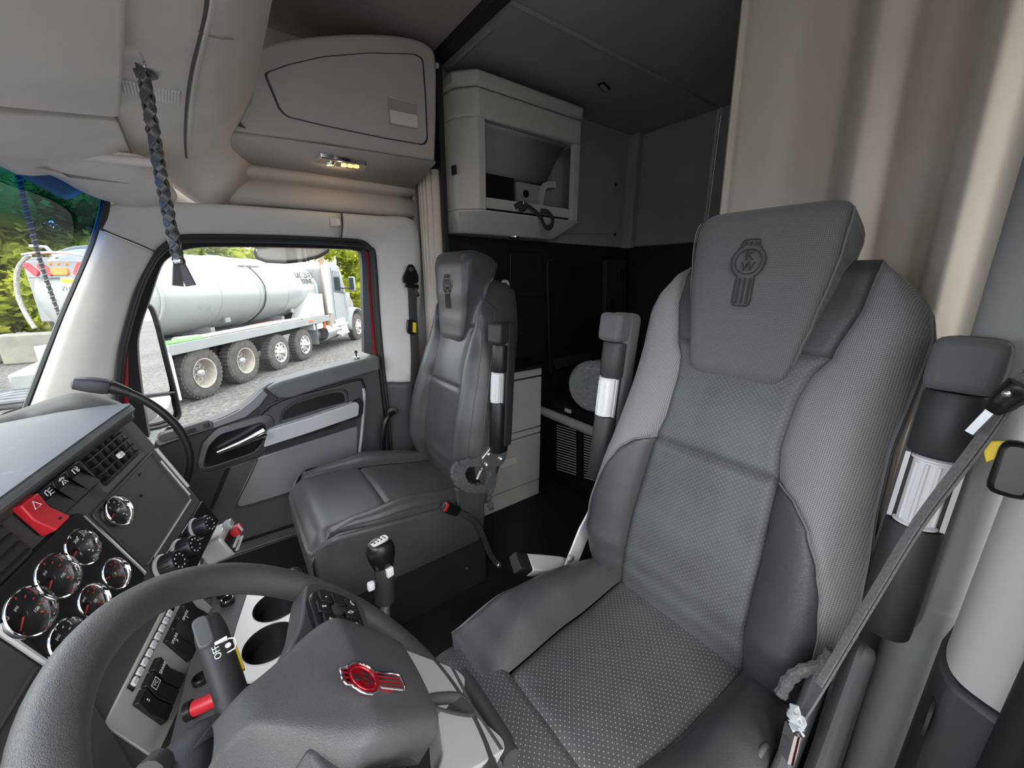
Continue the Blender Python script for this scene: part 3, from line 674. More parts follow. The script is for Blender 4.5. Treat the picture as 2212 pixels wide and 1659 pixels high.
fp = thing('wrapped_bundle', ay(1275, 905, -1.6), 'ribbed grey bundle wrapped in clear plastic film on bunk', 'bundle')
bf = Frame(V(1.36, -1.60, -.555), (-.9, -.35, 0), (0, 0, 1))
obj('bundle_core', MB().lathe([(.03, -.09), (.11, -.085), (.125, -.04), (.125, .04), (.11, .085), (.03, .09)], bf, 36), M['trim_warm'], fp)
for k in range(14):
    z = -.10 + k * .0155; hw = math.sqrt(max(0, .128 ** 2 - z * z))
    obj('rib', MB().tube([bf(-hw, z, .085), bf(-hw * .5, z, .098), bf(hw * .5, z, .098), bf(hw, z, .085)], .0045, 6), M['white'], fp)
obj('film_skirt', MB().lathe([(.120, .05), (.135, .06), (.128, .08), (.142, .085), (.13, .10), (.06, .105)], bf, 22), M['film'], fp)
tag(obj('paper_scrap', MB().box(ay(1230, 888, -1.50) + V(0, 0, .004), (.05, .03, .02)), M['white'], bevel=.002), 'small white paper box lying behind the bunk rail', 'box')

# ================================================================ SEATS
def emblem(fr, s, parent, line, letters, bars, r=.010, fill=None, rim=None, depth=.0):
    """stitched badge: crown, ring with two letters, ribbed tail; total height s"""
    right = [(0, .5), (.09, .495), (.125, .47), (.13, .39), (.165, .375)]
    right += [(.25 * math.cos(a), .17 + .25 * math.sin(a)) for a in [math.radians(k) for k in (48, 30, 10, -10, -30, -48)]]
    right += [(.125, -.045), (.128, -.09), (.135, -.42), (.12, -.475), (.08, -.5), (0, -.5)]
    loop = right + [(-x, y) for x, y in reversed(right[1:-1])]
    P = [fr(x * s, y * s, depth) for x, y in loop]
    if fill: obj('badge_plate', MB().loft([[p - fr.z * depth for p in P], P]), fill, parent, bevel=.0008)
    obj('badge_outline', MB().tube(P, r * s, 8, closed=True), rim or line, parent)
    obj('badge_ring', MB().tube([fr(.185 * s * math.cos(2 * math.pi * k / 32), (.17 + .185 * math.sin(2 * math.pi * k / 32)) * s, depth) for k in range(32)], r * s * .9, 8, closed=True), line, parent)
    text('badge_letter', 'K', fr.sub(.005 * s, .255 * s, depth), .20 * s, letters, parent, .0008, shear=.05)
    text('badge_letter', 'W', fr.sub(.0, .095 * s, depth), .20 * s, letters, parent, .0008, shear=.05)
    for x in (-.075, 0, .075):
        obj('badge_bar', MB().box((x * s, -.27 * s, depth), (.030 * s, .40 * s, .0016), fr), bars, parent)
        obj('badge_bar', MB().box((x * s, .435 * s, depth), (.028 * s, .06 * s, .0016), fr), bars, parent)

BW_D = [(0, .262), (.05, .270), (.11, .280), (.17, .283), (.28, .272), (.40, .258), (.50, .252), (.60, .256), (.68, .258), (.73, .246), (.77, .218), (.81, .175)]
BW_P = [(0, .250), (.05, .258), (.11, .266), (.17, .268), (.28, .262), (.40, .248), (.50, .232), (.60, .210), (.66, .194), (.71, .174), (.76, .150), (.81, .120)]
BHS = [(0, .148), (.1, .141), (.2, .139), (.38, .130), (.45, .118), (.54, .120), (.58, .127), (.63, .149), (.72, .170), (.81, .172)]
BC = [(-.03, -.01), (0, .012), (.05, .036), (.1, .055), (.2, .070), (.38, .086), (.5, .090), (.6, .086), (.7, .092), (.78, .088), (.82, .06)]
BARC = [(0, .246), (.08, .252), (.16, .250), (.22, .240), (.27, .226), (.325, .200), (.36, .172), (.384, .134)]
HHW = [(.553, .070), (.562, .084), (.58, .095), (.62, .103), (.68, .114), (.75, .126), (.80, .132), (.85, .134), (.872, .131), (.886, .122), (.893, .105)]
HF = [(.553, .090), (.575, .104), (.65, .120), (.75, .148), (.84, .170), (.868, .168), (.884, .155), (.893, .130)]
HBK = [(.553, .060), (.70, .045), (.80, .020), (.87, .010), (.893, .05)]
def make_seat(name, label, cx, y0, z0, rake, m, driver):
    BW = BW_D if driver else BW_P
    k = math.radians(rake); bz = V(0, -math.sin(k), math.cos(k)); nn = V(0, math.cos(k), math.sin(k)); o = V(cx, y0, z0)
    root = thing(name, (cx, y0 + .2, FL), label, 'seat')
    def P(a, b, f): return o + V(a, 0, 0) + bz * b + nn * f
    def gv(d, w=.007, h=.007): return -h * math.exp(-(d / w) ** 2)
    amp = [(0, .030), (.1, .046), (.25, .046), (.4, .030), (.55, .020), (.7, .012), (.82, 0)]
    def off(a, b, g=True):
        A = abs(a); w = interp(b, BW); hs = interp(b, BHS); f = interp(b, BC)
        if A < hs: f += .008 * (math.cos(math.pi * A / (2 * hs)) - .3) * (1 if b < .6 else .3)
        else:
            t = min(1, (A - hs) / max(.001, w - hs)); f += interp(b, amp) * math.sin(math.pi * min(1, t * .92)) ** .8 - .055 * t ** 5 - .004
        if g:
            if b < .80: f += gv(A - hs)
            if A < hs + .01: f += gv(b - .385)
            if A < hs + .01 and b > .5: f += gv(b - .625, .005, .005)
            if driver and b < .39 and A > hs - .01: f += gv(A - interp(b, BARC), .006, .005)
        return f
    def zone(nm, b0, b1, f0, f1, mt, nb=44, na=20, lab=None):
        rows = []; uv = []
        for i in range(nb + 1):
            b = lerp(b0, b1, i / nb); r = []
            for j in range(na + 1):
                t = j / na; t = .5 - .5 * math.cos(math.pi * t) if na > 8 else t
                a = lerp(f0(b), f1(b), t); r.append(P(a, b, off(a, b))); uv.append((a + 1, b + 1))
            rows.append(r)
        return obj(nm, MB().sheet(rows, uv), mt, root, smooth=80, label=lab)
    HS = lambda s: (lambda b: s * interp(b, BHS)); W_ = lambda s: (lambda b: s * interp(b, BW)); AR = lambda s: (lambda b: s * interp(b, BARC))
    zone('back_panel', -.03, .385, HS(-1), HS(1), m['lower'], 56, 28)
    zone('back_panel', .385, .625, HS(-1), HS(1), m['upper'], 36, 28)
    zone('shoulder_strip', .625, .81, HS(-1), HS(1), m['strip'], 24, 24)
    for s in (-1, 1):
        if driver:
            zone('back_bolster', -.03, .384, HS(s), AR(s), m['bolster'], 50, 14)
            zone('back_side', -.03, .384, AR(s), W_(s), m['side'], 50, 10)
            zone('back_side', .384, .81, HS(s), W_(s), m['side'], 44, 18)
            arc = [P(s * interp(b, BARC), b, off(interp(b, BARC), b, False) + .001) for b in [.384 * i / 40 for i in range(41)]]
            obj('bolster_piping', MB().tube(arc, .0016, 6), m['piping'], root)
        else:
            zone('back_side', -.03, .81, HS(s), W_(s), m['side'], 76, 18)
            arc = [P(s * .93 * interp(b, BW), b, off(.93 * interp(b, BW), b, False) + .001) for b in [.66 * i / 40 for i in range(41)]]
            obj('side_piping', MB().tube(arc, .0024, 6), m['piping'], root)
    bs = [-.03 + .84 * i / 40 for i in range(41)]
    R = [(interp(b, BW), b) for b in bs]; loop = R + [(a, b) for a, b in ((.10, .815), (-.10, .815))] + [(-a, b) for a, b in reversed(R)]
    L1 = [P(a, b, off(a, min(b, .81), False) - (.0 if abs(a) > .11 else 0)) for a, b in loop]
    L2 = [P(a * 1.015, b * 1.002, off(a, min(b, .81), False) - .020) for a, b in loop]
    L3 = [P(a * 1.012, b, -.045) for a, b in loop]; L4 = [P(a * .94, b * .985, -.085) for a, b in loop]
    obj('back_shell', MB().loft([L1, L2, L3, L4], cap=False).add(L4, [tuple(range(len(L4)))]), m['shell'], root, smooth=70)
    for s in (-1, 1):
        ed = [P(s * a * 1.004, b, off(a, b, False)) for a, b in R[:-2]]
        obj('edge_piping', MB().tube(ed, .0022, 6), m['piping'], root)
        ed = [P(s * (a * 1.012), b, off(a, b, False) - .012) for a, b in R[:-2]]
        obj('edge_stitch', MB().tube(ed, .0012, 6), m['stitch'], root)
    # head cushion
    loops = []; uv = []
    for i in range(41):
        b = .553 + .340 * (1 - (1 - i / 40) ** 1.0); hw = interp(b, HHW); f1 = interp(b, HF); f0 = interp(b, HBK); r = []
        for j in range(48):
            an = 2 * math.pi * (j + .5) / 48; cx_, sx = math.cos(an), math.sin(an); e = 2 / 6.0
            x = hw * math.copysign(abs(cx_) ** e, cx_); y = math.copysign(abs(sx) ** e, sx)
            r.append(P(x, b, (f0 + f1) / 2 + (f1 - f0) / 2 * y)); uv.append((x + 1, b + 1))
        loops.append(r)
    hd = obj('head_cushion', MB().loft(loops, uvs=uv), m['head'], root, smooth=70)
    for s in (-1, 1):
        for dd in (.0, .006):
            sm = [P(s * interp(b, HHW) * 1.002, b, interp(b, HF) - .016 - dd) for b in [.60 + .27 * i / 30 for i in range(31)]]
            obj('head_stitch', MB().tube(sm, .0009, 6), m['stitch'], hd)
    hfr = Frame(P(0, .74, interp(.74, HF) + .001), (-1, 0, 0), P(0, .82, interp(.82, HF)) - P(0, .68, interp(.68, HF)))
    a, b = hfr.px(1612, 590) if driver else (0.0, .0)
    emblem(hfr.sub(a if driver else .0, b if driver else -.005, .001), .126, hd, M['darkthread'], M['darkthread'], M['darkthread'], r=.011)
    return root, P
def make_cushion(root, cx, y0, z0, m, spec):
    L, dS, dB = spec['L'], spec['dS'], spec['dB']; hc = spec['hc']; Wd = spec['W']; rise = spec['rise']
    def Z(d): return z0 + interp(d, rise)
    def gv(d, w=.007, h=.007): return -h * math.exp(-(d / w) ** 2)
    def top(a, d):
        h = interp(d, hc); A = abs(a)
        z = Z(d) + gv(A - h) + gv(d - dS) + .010 * (math.cos(math.pi * min(1, A / h) / 2) - .5)
        return V(cx + a, y0 + d, z)
    def grid(nm, d0, d1, f, mt, nd, na):
        rows, uv = [], []
        for i in range(nd + 1):
            d = lerp(d0, d1, i / nd); r = []
            for j in range(na + 1):
                a = lerp(-f(d), f(d), j / na); r.append(top(a, d)); uv.append((a + 1, d + 1))
            rows.append(r)
        return obj(nm, MB().sheet(rows, uv), mt, root, smooth=80)
    H = lambda d: interp(d, hc)
    grid('cushion_panel', -.03, dS, H, m['seat'], 48, 34)
    # front pad rolling over the nose
    rows, uv = [], []; hf = spec['hf']
    for i in range(37):
        t = i / 36
        if t < .55: d = lerp(dS, L - .06, t / .55); dz = 0
        else:
            q = (t - .55) / .45; an = min(1, q / .55) * math.pi / 2
            d = L - .06 + .06 * math.sin(an); dz = -.06 * (1 - math.cos(an)) - max(0, q - .55) / .45 * spec['drop']
        r = []
        for j in range(31):
            a = lerp(-1, 1, j / 30) * (lerp(H(dS), hf, min(1, t * 6)) if spec.get('flare') else hf if t > .02 else H(dS))
            zc = Z(min(d, L)) + dz + gv(d - dS) + .008 * (math.cos(math.pi * min(1, abs(a) / hf) / 2) - .5) - .02 * max(0, abs(a) / hf - .8) / .2
            r.append(V(cx + a, y0 + d, zc)); uv.append((a + 1, d - dz + 1))
        rows.append(r)
    obj('cushion_front', MB().sheet(rows, uv), m['front'], root, smooth=80)
    amp = spec['amp']
    for s in (-1, 1):
        rows, uv = [], []
        for i in range(41):
            d = lerp(-.035, dB, i / 40); h = H(d); A = interp(d, amp); w = interp(d, Wd)
            pr = [(h, gv(0)), (h + .006, -.002), (h + .02, A * .35), (h + (w - h) * .35, A * .85), (h + (w - h) * .6, A), (h + (w - h) * .82, A * .85), (w - .006, A * .45), (w, .0), (w + .002, -.05), (w - .004, -spec['drop'] - .05)]
            r = []
            for p in spline([V(x, z, 0) for x, z in pr], 3):
                r.append(V(cx + s * p.x, y0 + d, Z(d) + p.y)); uv.append((p.x + 1, d + 1))
            rows.append(r)
        nose = [V(p.x, p.y + .015, p.z - .01) for p in rows[-1]]; rows.append([q.lerp(V(cx + s * (H(dB) + .04), y0 + dB + .018, Z(dB) - .05), .5) for q in nose])
        b_ = obj('cushion_bolster', MB().sheet(rows), m['bolster'], root, smooth=70)
        pip = [V(cx + s * (interp(d, Wd) - .001), y0 + d, Z(d) + interp(d, amp) * .30) for d in [lerp(0, dB, q / 30) for q in range(31)]]
        obj('cushion_piping', MB().tube(pip, .0028, 6), m['piping'], root)
    return Z
def armrest(root, fr, L, m, w=.042):
    """folded up: fr.x sideways, fr.y up along the arm, fr.z towards the front"""
    a = obj('armrest', MB().rrect(fr, 0, L * .52, w * 2.1, L * .98, -.055, .0, .022), m['arm'], root, bevel=.014, seg=3)
    obj('arm_tip', MB().rrect(fr, 0, L * .925, w * 2.0, L * .16, -.02, .040, .016), m['arm'], a, bevel=.012, seg=3)
    def half(nm, y0, y1, r, mt, c=.0):
        lp = []
        for y, k in ((y0, .94), (y0 + .004, 1), (y1 - .004, 1), (y1, .94)):
            lp.append([fr(r * k * math.cos(math.pi * j / 14), y, c + r * k * math.sin(math.pi * j / 14) * .95) for j in range(15)] + [fr(-r * k, y, -.03), fr(r * k, y, -.03)])
        return obj(nm, MB().loft(lp), mt, a)
    half('arm_tube', L * .64, L * .84, w * .95, m['tube']); half('arm_tube', 0, L * .40, w * .92, m['tube'])
    obj('roller_well', MB().box((0, L * .52, -.01), (w * 1.80, L * .25, .03), fr), M['charcoal'], a)
    for sx in (-.80, .80): obj('well_strip', MB().box((sx * w, L * .52, .008), (w * .16, L * .225, .008), fr), M['silver'], a)
    rl = half('adjuster_roller', L * .405, L * .635, w * .60, M['white'], .012)
    for an in (35, 68, 100, 132):
        t = math.radians(an); p = (w * .60 + .0012)
        obj('roller_rib', MB().tube([fr(p * math.cos(t), L * .425, .012 + p * math.sin(t) * .95), fr(p * math.cos(t), L * .615, .012 + p * math.sin(t) * .95)], .0028, 6), M['white'], rl)
    obj('roller_ring', MB().tube([fr(w * .62 * math.cos(math.pi * j / 14), L * .412, .012 + w * .62 * math.sin(math.pi * j / 14)) for j in range(15)], .003, 6), M['white'], rl)
    obj('roller_ring', MB().tube([fr(w * .62 * math.cos(math.pi * j / 14), L * .628, .012 + w * .62 * math.sin(math.pi * j / 14)) for j in range(15)], .003, 6), M['white'], rl)
    return a
# ---- driver seat
mdr = dict(lower=M['perf2'], upper=M['perf2'], strip=M['leather'], bolster=M['leather'], side=M['mesh'], shell=M['leather'], head=M['headmesh'], piping=M['thread'], stitch=M['thread'], seat=M['perf'], front=M['perf'], arm=M['headmesh'], tube=M['charcoal'])
ds, DP = make_seat('driver_chair', 'driver seat in grey mesh and perforated black leather with stitched badge', .352, -.727, -.753, 19.5, mdr, True)
make_cushion(ds, .352, -.727, -.753, mdr, dict(L=.52, dS=.388, dB=.44, hc=[(0, .150), (.2, .140), (.39, .118), (.52, .118)], W=[(0, .235), (.12, .262), (.3, .275), (.44, .255)], rise=[(-.04, -.01), (0, 0), (.15, -.004), (.39, .012), (.52, .02)],
    amp=[(-.03, .02), (.05, .035), (.18, .056), (.30, .048), (.38, .026), (.44, .002)], hf=.245, drop=.10, flare=True))
obj('seat_base', MB().box((.352, -.50, -.90), (.46, .42, .14)).box((.352, -.50, -1.08), (.40, .40, .24)), M['black'], ds, bevel=.02)
armrest(ds, Frame(V(.045, -.792, -.555), (-1, 0, 0), V(.0, -.10, 1)), .475, mdr, .036)
armrest(ds, Frame(V(.672, -.815, -.565), (-1, 0, 0), V(.0, -.09, 1)), .475, mdr, .036)
# exposed hinge and felt edge at both lower corners of the back
obj('felt_edge', MB().tube(spline([ay(1798, 1408, -.665), ay(1775, 1436, -.655), ay(1735, 1448, -.645), ay(1705, 1468, -.635), ay(1686, 1502, -.625)], 6), [.009 + .0012 * math.sin(k * 1.7) for k in range(25)], 8), M['felt'], ds)
obj('hinge_cover', MB().poly(Frame(V(.085, 0, 0), (0, -1, 0), (0, 0, 1)), [(.46, -.80), (.50, -.745), (.58, -.70), (.66, -.58), (.685, -.60), (.66, -.80), (.60, -.90), (.46, -.90)], -.012, .014, .02), M['doormid'], ds, bevel=.008)
obj('side_shield', MB().poly(Frame(V(.048, 0, 0), (0, -1, 0), (0, 0, 1)), [(.20, -.80), (.44, -.78), (.56, -.70), (.66, -.50), (.70, -.53), (.69, -.78), (.64, -1.05), (.20, -1.05)], -.016, .014, .03), M['charcoal'], ds, bevel=.012)
obj('recline_lever', MB().poly(Frame(V(.112, 0, 0), (0, -1, 0), (0, 0, 1)), fillet([(.50, -.765, 0), (.56, -.70, 0), (.60, -.715, 0), (.62, -.76, 0), (.57, -.80, 0), (.51, -.80, 0)], .02), -.004, .004), M['dash'], ds, bevel=.003)
obj('hinge_plate', MB().poly(Frame(V(.632, 0, 0), (0, -1, 0), (0, 0, 1)), [(.63, -.80), (.70, -.78), (.80, -.60), (.775, -.58), (.70, -.67)], -.003, .003), M['silver'], ds, bevel=.001)
obj('hinge_bolt', MB().lathe([(.011, 0), (.011, .008), (.007, .012)], Frame(V(.63, -.665, -.745), (0, 1, 0), (0, 0, 1), (-1, 0, 0)), 6), M['bolt'], ds)

# ---- passenger seat
mps = dict(lower=M['leather2'], upper=M['leather2'], strip=M['leather2'], bolster=M['leather2'], side=M['leather2'], shell=M['leather2'], head=M['leather2'], piping=M['leather2'], stitch=M['darkthread'], seat=M['leather2'], front=M['leather2'], arm=M['charcoal'], tube=M['black'])
ps, PP = make_seat('passenger_chair', 'passenger seat in plain black leather with felt torn at side hinge', 1.37, -.655, -.795, 15.0, mps, False)
make_cushion(ps, 1.37, -.655, -.795, mps, dict(L=.56, dS=.305, dB=.50, hc=[(0, .155), (.2, .165), (.4, .180), (.56, .185)], W=[(0, .235), (.15, .255), (.35, .258), (.50, .235)], rise=[(-.04, -.015), (0, 0), (.3, .045), (.5, .05), (.56, .04)],
    amp=[(-.03, .012), (.06, .028), (.25, .038), (.42, .022), (.50, .0)], hf=.235, drop=.14))
sk = fillet([V(1.37 - .270, -.69, 0), V(1.37 - .270, -.088, 0), V(1.37 + .270, -.088, 0), V(1.37 + .270, -.69, 0)], [.02, .10, .10, .02], 7)
def skz(y): return -.795 + interp(y + .655, [(-.04, -.015), (0, 0), (.3, .045), (.5, .05), (.535, .03), (.565, -.01)])
sc_ = V(1.37, -.39, 0)
obj('cushion_skirt', MB().loft([[sc_ + (p - sc_) * k + V(0, 0, skz(p.y) * (1 - t) + (-.985) * t) for p in sk] for k, t in ((.950, -.012), (.975, -.012), (.992, .0), (1.0, .05), (1.0, .5), (.985, .85), (.95, 1.0))], cap=False), M['leather2'], ps, smooth=60)
pb = obj('seat_base', MB().box((1.365, -.42, -1.08), (.50, .56, .24)), M['carpet'], ps, bevel=.01)
for u, v in ((1006, 1160), (1008, 1227)):
    obj('base_screw', MB().lathe([(.005, 0), (.005, .003)], Frame(ax(u, v, 1.113), (0, -1, 0), (0, 0, 1)), 8), M['bolt'], pb)
armrest(ps, Frame(V(1.082, -.730, -.615), (-.9, -.25, 0), V(.0, -.07, 1)), .47, mps, .030)
obj('arm_bracket', MB().poly(Frame(V(1.10, 0, 0), (0, -1, 0), (0, 0, 1)), [(.67, -.63), (.74, -.57), (.79, -.62), (.77, -.68), (.69, -.69)], -.01, .01, .01), M['steel'], ps, bevel=.003)
for y, z in ((-.69, -.66), (-.755, -.655), (-.70, -.62)):
    obj('arm_bolt', MB().lathe([(.009, 0), (.009, .006), (.005, .009)], Frame(V(1.089, y, z), (0, -1, 0), (0, 0, 1)), 10), M['bolt'], ps)
# torn grey felt round the hinge opening
FH = Frame(V(1.105, 0, 0), (0, -1, 0), (0, 0, 1))
def fh(u, v): p = ax(u, v, 1.105); return (-p.y, p.z)
random.seed(4)
def ragged(pts, r=.017, amp=.005):
    P = spline([V(*fh(*p), 0) for p in pts], 7)
    return MB().tube([FH(p.x, p.y, random.uniform(-.003, .003)) for p in P], [r + random.uniform(-amp, amp) for _ in P], 8)
def jit(pts, a): return [V(fh(u + random.uniform(-a, a), v + random.uniform(-a, a))[0], fh(u, v)[1] + random.uniform(-a, a) * .0016, 0) for u, v in pts]
fo = spline([V(*fh(*p), 0) for p in ((1064, 963), (1042, 984), (1006, 994), (980, 1006), (977, 1030), (990, 1053), (1030, 1064), (1064, 1056), (1070, 1010))], 6, True)
fi = spline([V(*fh(*p), 0) for p in ((1054, 988), (1036, 1003), (1012, 1006), (1002, 1014), (1002, 1028), (1010, 1041), (1030, 1044), (1048, 1040), (1056, 1012))], 6, True)
fo = [p + V(random.uniform(-.004, .004), random.uniform(-.004, .004), 0) for p in fo]; fi = [p + V(random.uniform(-.003, .003), random.uniform(-.003, .003), 0) for p in fi]
obj('torn_felt', MB().loft([[FH(p.x, p.y, -.01) for p in fo], [FH(p.x, p.y, .006 + random.uniform(0, .005)) for p in fo], [FH(p.x, p.y, .010 + random.uniform(0, .006)) for p in fi], [FH(p.x, p.y, -.01) for p in fi]], cap=False), M['felt'], ps, smooth=70)
obj('torn_felt', ragged([(1052, 975), (1054, 1010), (1060, 1050), (1056, 1075), (1062, 1100)], .010), M['felt'], ps)
obj('felt_patch', MB().poly(FH, [fh(*p) for p in ((985, 1010), (1055, 975), (1060, 1045), (1030, 1055), (1000, 1045))], -.012, -.006, .01), M['black'], ps)
obj('hinge_rod', MB().tube([FH(*fh(1041, 1010), .0), FH(*fh(1030, 1035), .0)], .004, 8), M['white'], ps)
obj('leather_flap', MB().poly(FH, [fh(*p) for p in ((985, 1055), (1050, 1052), (1052, 1075), (1035, 1110), (990, 1105))], -.02, .004, .012), M['leather2'], ps, bevel=.006)

# ================================================================ STEERING WHEEL
T = .755
WF = Frame(V(.352, -.018, -.431), (1, 0, 0), (0, math.cos(T), math.sin(T)))
R0, r0 = .211, .0185
sw = thing('steering_wheel', WF(0, 0, -.1), 'black steering wheel with grained grip and red badge on hub', 'wheel')
tor = []
for i in range(97):
    a = 2 * math.pi * i / 96; e = V(math.cos(a), math.sin(a), 0); L = []
    for j in range(18):
        t = 2 * math.pi * j / 18; L.append(WF(e.x * (R0 + r0 * math.cos(t)), e.y * (R0 + r0 * math.cos(t)), r0 * 1.02 * math.sin(t)))
    tor.append(L)
obj('rim', MB().loft(tor, cap=False), M['wheelgrip'], sw, smooth=0)
HUBW = [(-.122, .036), (-.112, .052), (-.098, .062), (-.02, .080), (.008, .080), (.086, .020)]
HUBH = [(-.125, .028), (-.118, .036), (-.104, .042), (-.094, .052), (-.002, .056), (.004, .0545), (.092, .000)]
def lin(x, pts):
    for (x0, y0), (x1, y1) in zip(pts, pts[1:]):
        if x <= x1: return y0 + (y1 - y0) * max(0, (x - x0) / (x1 - x0))
    return pts[-1][1]
rows = []
ws_ = [-.124, -.122, -.119, -.114, -.108, -.102, -.096, -.09, -.07, -.05, -.03, -.012, -.004, .0, .003, .007, .014, .024, .036, .048, .06, .072, .080, .085, .088, .0885]
qs = [-1.015, -1.01, -1, -.985, -.96, -.92, -.85, -.7, -.5, -.25, 0, .25, .5, .7, .85, .92, .96, .985, 1, 1.01, 1.015]
for w in ws_:
    hw = interp(max(-.122, min(.086, w)), HUBW); H = lin(w, HUBH); endk = 1 if -.12 < w < .084 else (.55 if -.123 < w < .087 else -.4); r = []
    for q in qs:
        a = abs(q); d = 0 if a <= .85 else .010 * ((a - .85) / .15) ** 2 if a <= 1 else .010 + (a - 1) / .015 * .06
        r.append(WF(q * hw, w, (H + .02) * endk - .02 - d - .004 * a * a))
    rows.append(r)
hubo = obj('hub_cover', MB().sheet(rows), M['hub'], sw, smooth=50)
bx, by = WF.px(805, 1472, .055)
bfr = WF.sub(bx, by, .0555)
bd_ = obj('badge_base', MB().rrect(bfr, 0, 0, .02, .05, -.002, .0005, .004), M['darkred'], hubo)
emblem(bfr.sub(0, 0, .0), .078, hubo, M['darkred'], M['ink'], M['chrome'], r=.016, fill=M['darkred'], rim=M['chrome'], depth=.002)
for s in (-1, 1):
    sp1 = [(s * .050, .046), (s * .10, .020), (s * .196, -.006), (s * .202, -.085), (s * .165, -.100), (s * .120, -.092), (s * .070, -.080)]
    so1 = obj('spoke', MB().poly(WF, sp1, -.014, .018, .016), M['hub'], sw, bevel=.010, seg=3)
    pad_ = obj('button_pad', MB().poly(WF, [(s * .086, .004), (s * .150, .006), (s * .172, -.016), (s * .168, -.058), (s * .152, -.074), (s * .086, -.070)], .016, .028, .012), M['gloss'], so1, bevel=.003)
    for i in range(3):
        for j in range(3):
            x = .1005 + i * .0232; y = -.013 - j * .0208 + (.004 if i == 1 else -.002 * i)
            if i == 2 and j == 2: x -= .004
            bt = WF.sub(s * x, y, .028)
            if i == 1 and j == 1:
                obj('rocker_wheel', MB().lathe([(.0095, 0), (.0095, .004), (.006, .0055)], bt, 16), M['charcoal'], pad_); continue
            bo = obj('button', MB().rrect(bt, 0, 0, .0205, .0185, -.001, .0032, .002), M['black'], pad_, bevel=.001)
    if s > 0:
        for (x, y, tx) in ((.1005, -.013, '+'), (.1237, -.009, '\u2022\u2022'), (.1469, -.017, '-'), (.1005, -.0546, ')'), (.1237, -.0506, '<>'), (.1469, -.0586, '(')):
            text('button_mark', tx, WF.sub(x, y, .0315, -1.2), .011, M['print'], pad_, .0003)
# lower spoke: two pale plates, with a dark open frame between them
LP = [WF.px(u, v, .016) for u, v in ((812, 1392), (870, 1404), (940, 1430), (985, 1448), (1004, 1466), (1002, 1498), (985, 1509), (955, 1502), (925, 1504), (905, 1478), (860, 1428))]
FRM = [WF.px(u, v, .012) for u, v in ((900, 1530), (930, 1512), (980, 1508), (1004, 1522), (1040, 1572), (1078, 1630))]
OUT = [WF.px(u, v, .010) for u, v in ((996, 1456), (1030, 1505), (1066, 1560), (1098, 1612))]
for s in (-1, 1):
    obj('lower_spoke', MB().poly(WF, [(s * a, b) for a, b in LP] if s > 0 else [(-a - .0, b) for a, b in LP], -.006, .018, .010), M['silver'], sw, bevel=.005, seg=3)
    obj('frame_edge', MB().tube(spline([WF(s * a, b, .012) for a, b in FRM], 5), .0075, 10), M['hub'], sw)
    obj('frame_edge', MB().tube(spline([WF(s * a, b, .008) for a, b in OUT], 5), .0125, 10), M['charcoal'], sw)
# ---- column and control lever
col_ = thing('steering_column', WF(0, .05, -.25), 'black steering column shroud below the wheel', 'column')
loops = []
for c, k in ((-.05, .75), (-.065, .95), (-.12, 1.1), (-.22, 1.2), (-.34, 1.25)):
    loops.append([WF(.075 * k * math.copysign(abs(math.cos(a)) ** .7, math.cos(a)), .02 + .085 * k * math.copysign(abs(math.sin(a)) ** .7, math.sin(a)), c) for a in [2 * math.pi * j / 28 for j in range(28)]])
obj('shroud', MB().loft(loops), M['charcoal'], col_, smooth=50)
lv = thing('control_lever', WF(.1, .07, -.09), 'thick black control lever with white engine brake marks behind wheel', 'lever')
def wpt(u, v, c): a, b = WF.px(u, v, c); return WF(a, b, c)
p_end, p_root = wpt(446, 1338, -.045), wpt(503, 1512, -.06)
dl_ = (p_root - p_end).normalized(); side = dl_.cross(WF.z).normalized(); ll = (p_root - p_end).length
LF = Frame(p_end, dl_, side); tocam = (-p_end).normalized()
LF = Frame(p_end, dl_, (tocam.cross(dl_)).normalized())          # z looks at the driver
rad = [(0, .008), (.003, .0135), (.02, .0160), (ll * .5, .0160), (ll * .85, .0155), (ll, .015)]
obj('grip', MB().loft([[LF(x, r * math.cos(2 * math.pi * j / 20), r * math.sin(2 * math.pi * j / 20)) for j in range(20)] for x, r in rad]), M['charcoal'], lv, smooth=50)
obj('lever_boot', MB().tube(spline([LF(ll * .97, 0, 0), LF(ll * 1.25, 0, -.004), LF(ll * 1.7, -.006, -.012), LF(ll * 2.4, -.014, -.03)], 5), [.017, .0175, .018, .0185, .019, .020, .021, .022, .023, .024, .025, .026, .027, .028, .028, .028], 16), M['charcoal'], lv)
obj('end_button', MB().rrect(LF, .022, -.006, .040, .016, .010, .0172, .008), M['dash'], lv, bevel=.002)
tf = LF.sub(ll * .46, .004, .0208, math.pi / 2)
text('lettering', 'OFF', LF.sub(ll * .52, .000, .0163, math.pi), .0095, M['print'], lv, .0004)
obj('print_band', MB().rrect(LF, ll * .42, .006, .004, .012, .0140, .0162, .001), M['print'], lv)
ic = LF.sub(ll * .50, .0105, .0130)
obj('engine_icon', MB().tube([ic(x * .0075, y * .0075, 0) for x, y in ((-1, -.5), (-.5, -1), (.6, -1), (1, -.4), (1, .6), (.4, 1), (-.6, 1), (-1, .4))], .0009, 6, closed=True), M['print'], lv)
obj('icon_dot', MB().lathe([(.003, 0), (.003, .001)], ic, 10), M['print'], lv)
obj('yellow_tab', MB().box((ll * .62, .0160, -.002), (.032, .004, .008), LF), M['yellow'], lv, bevel=.001)

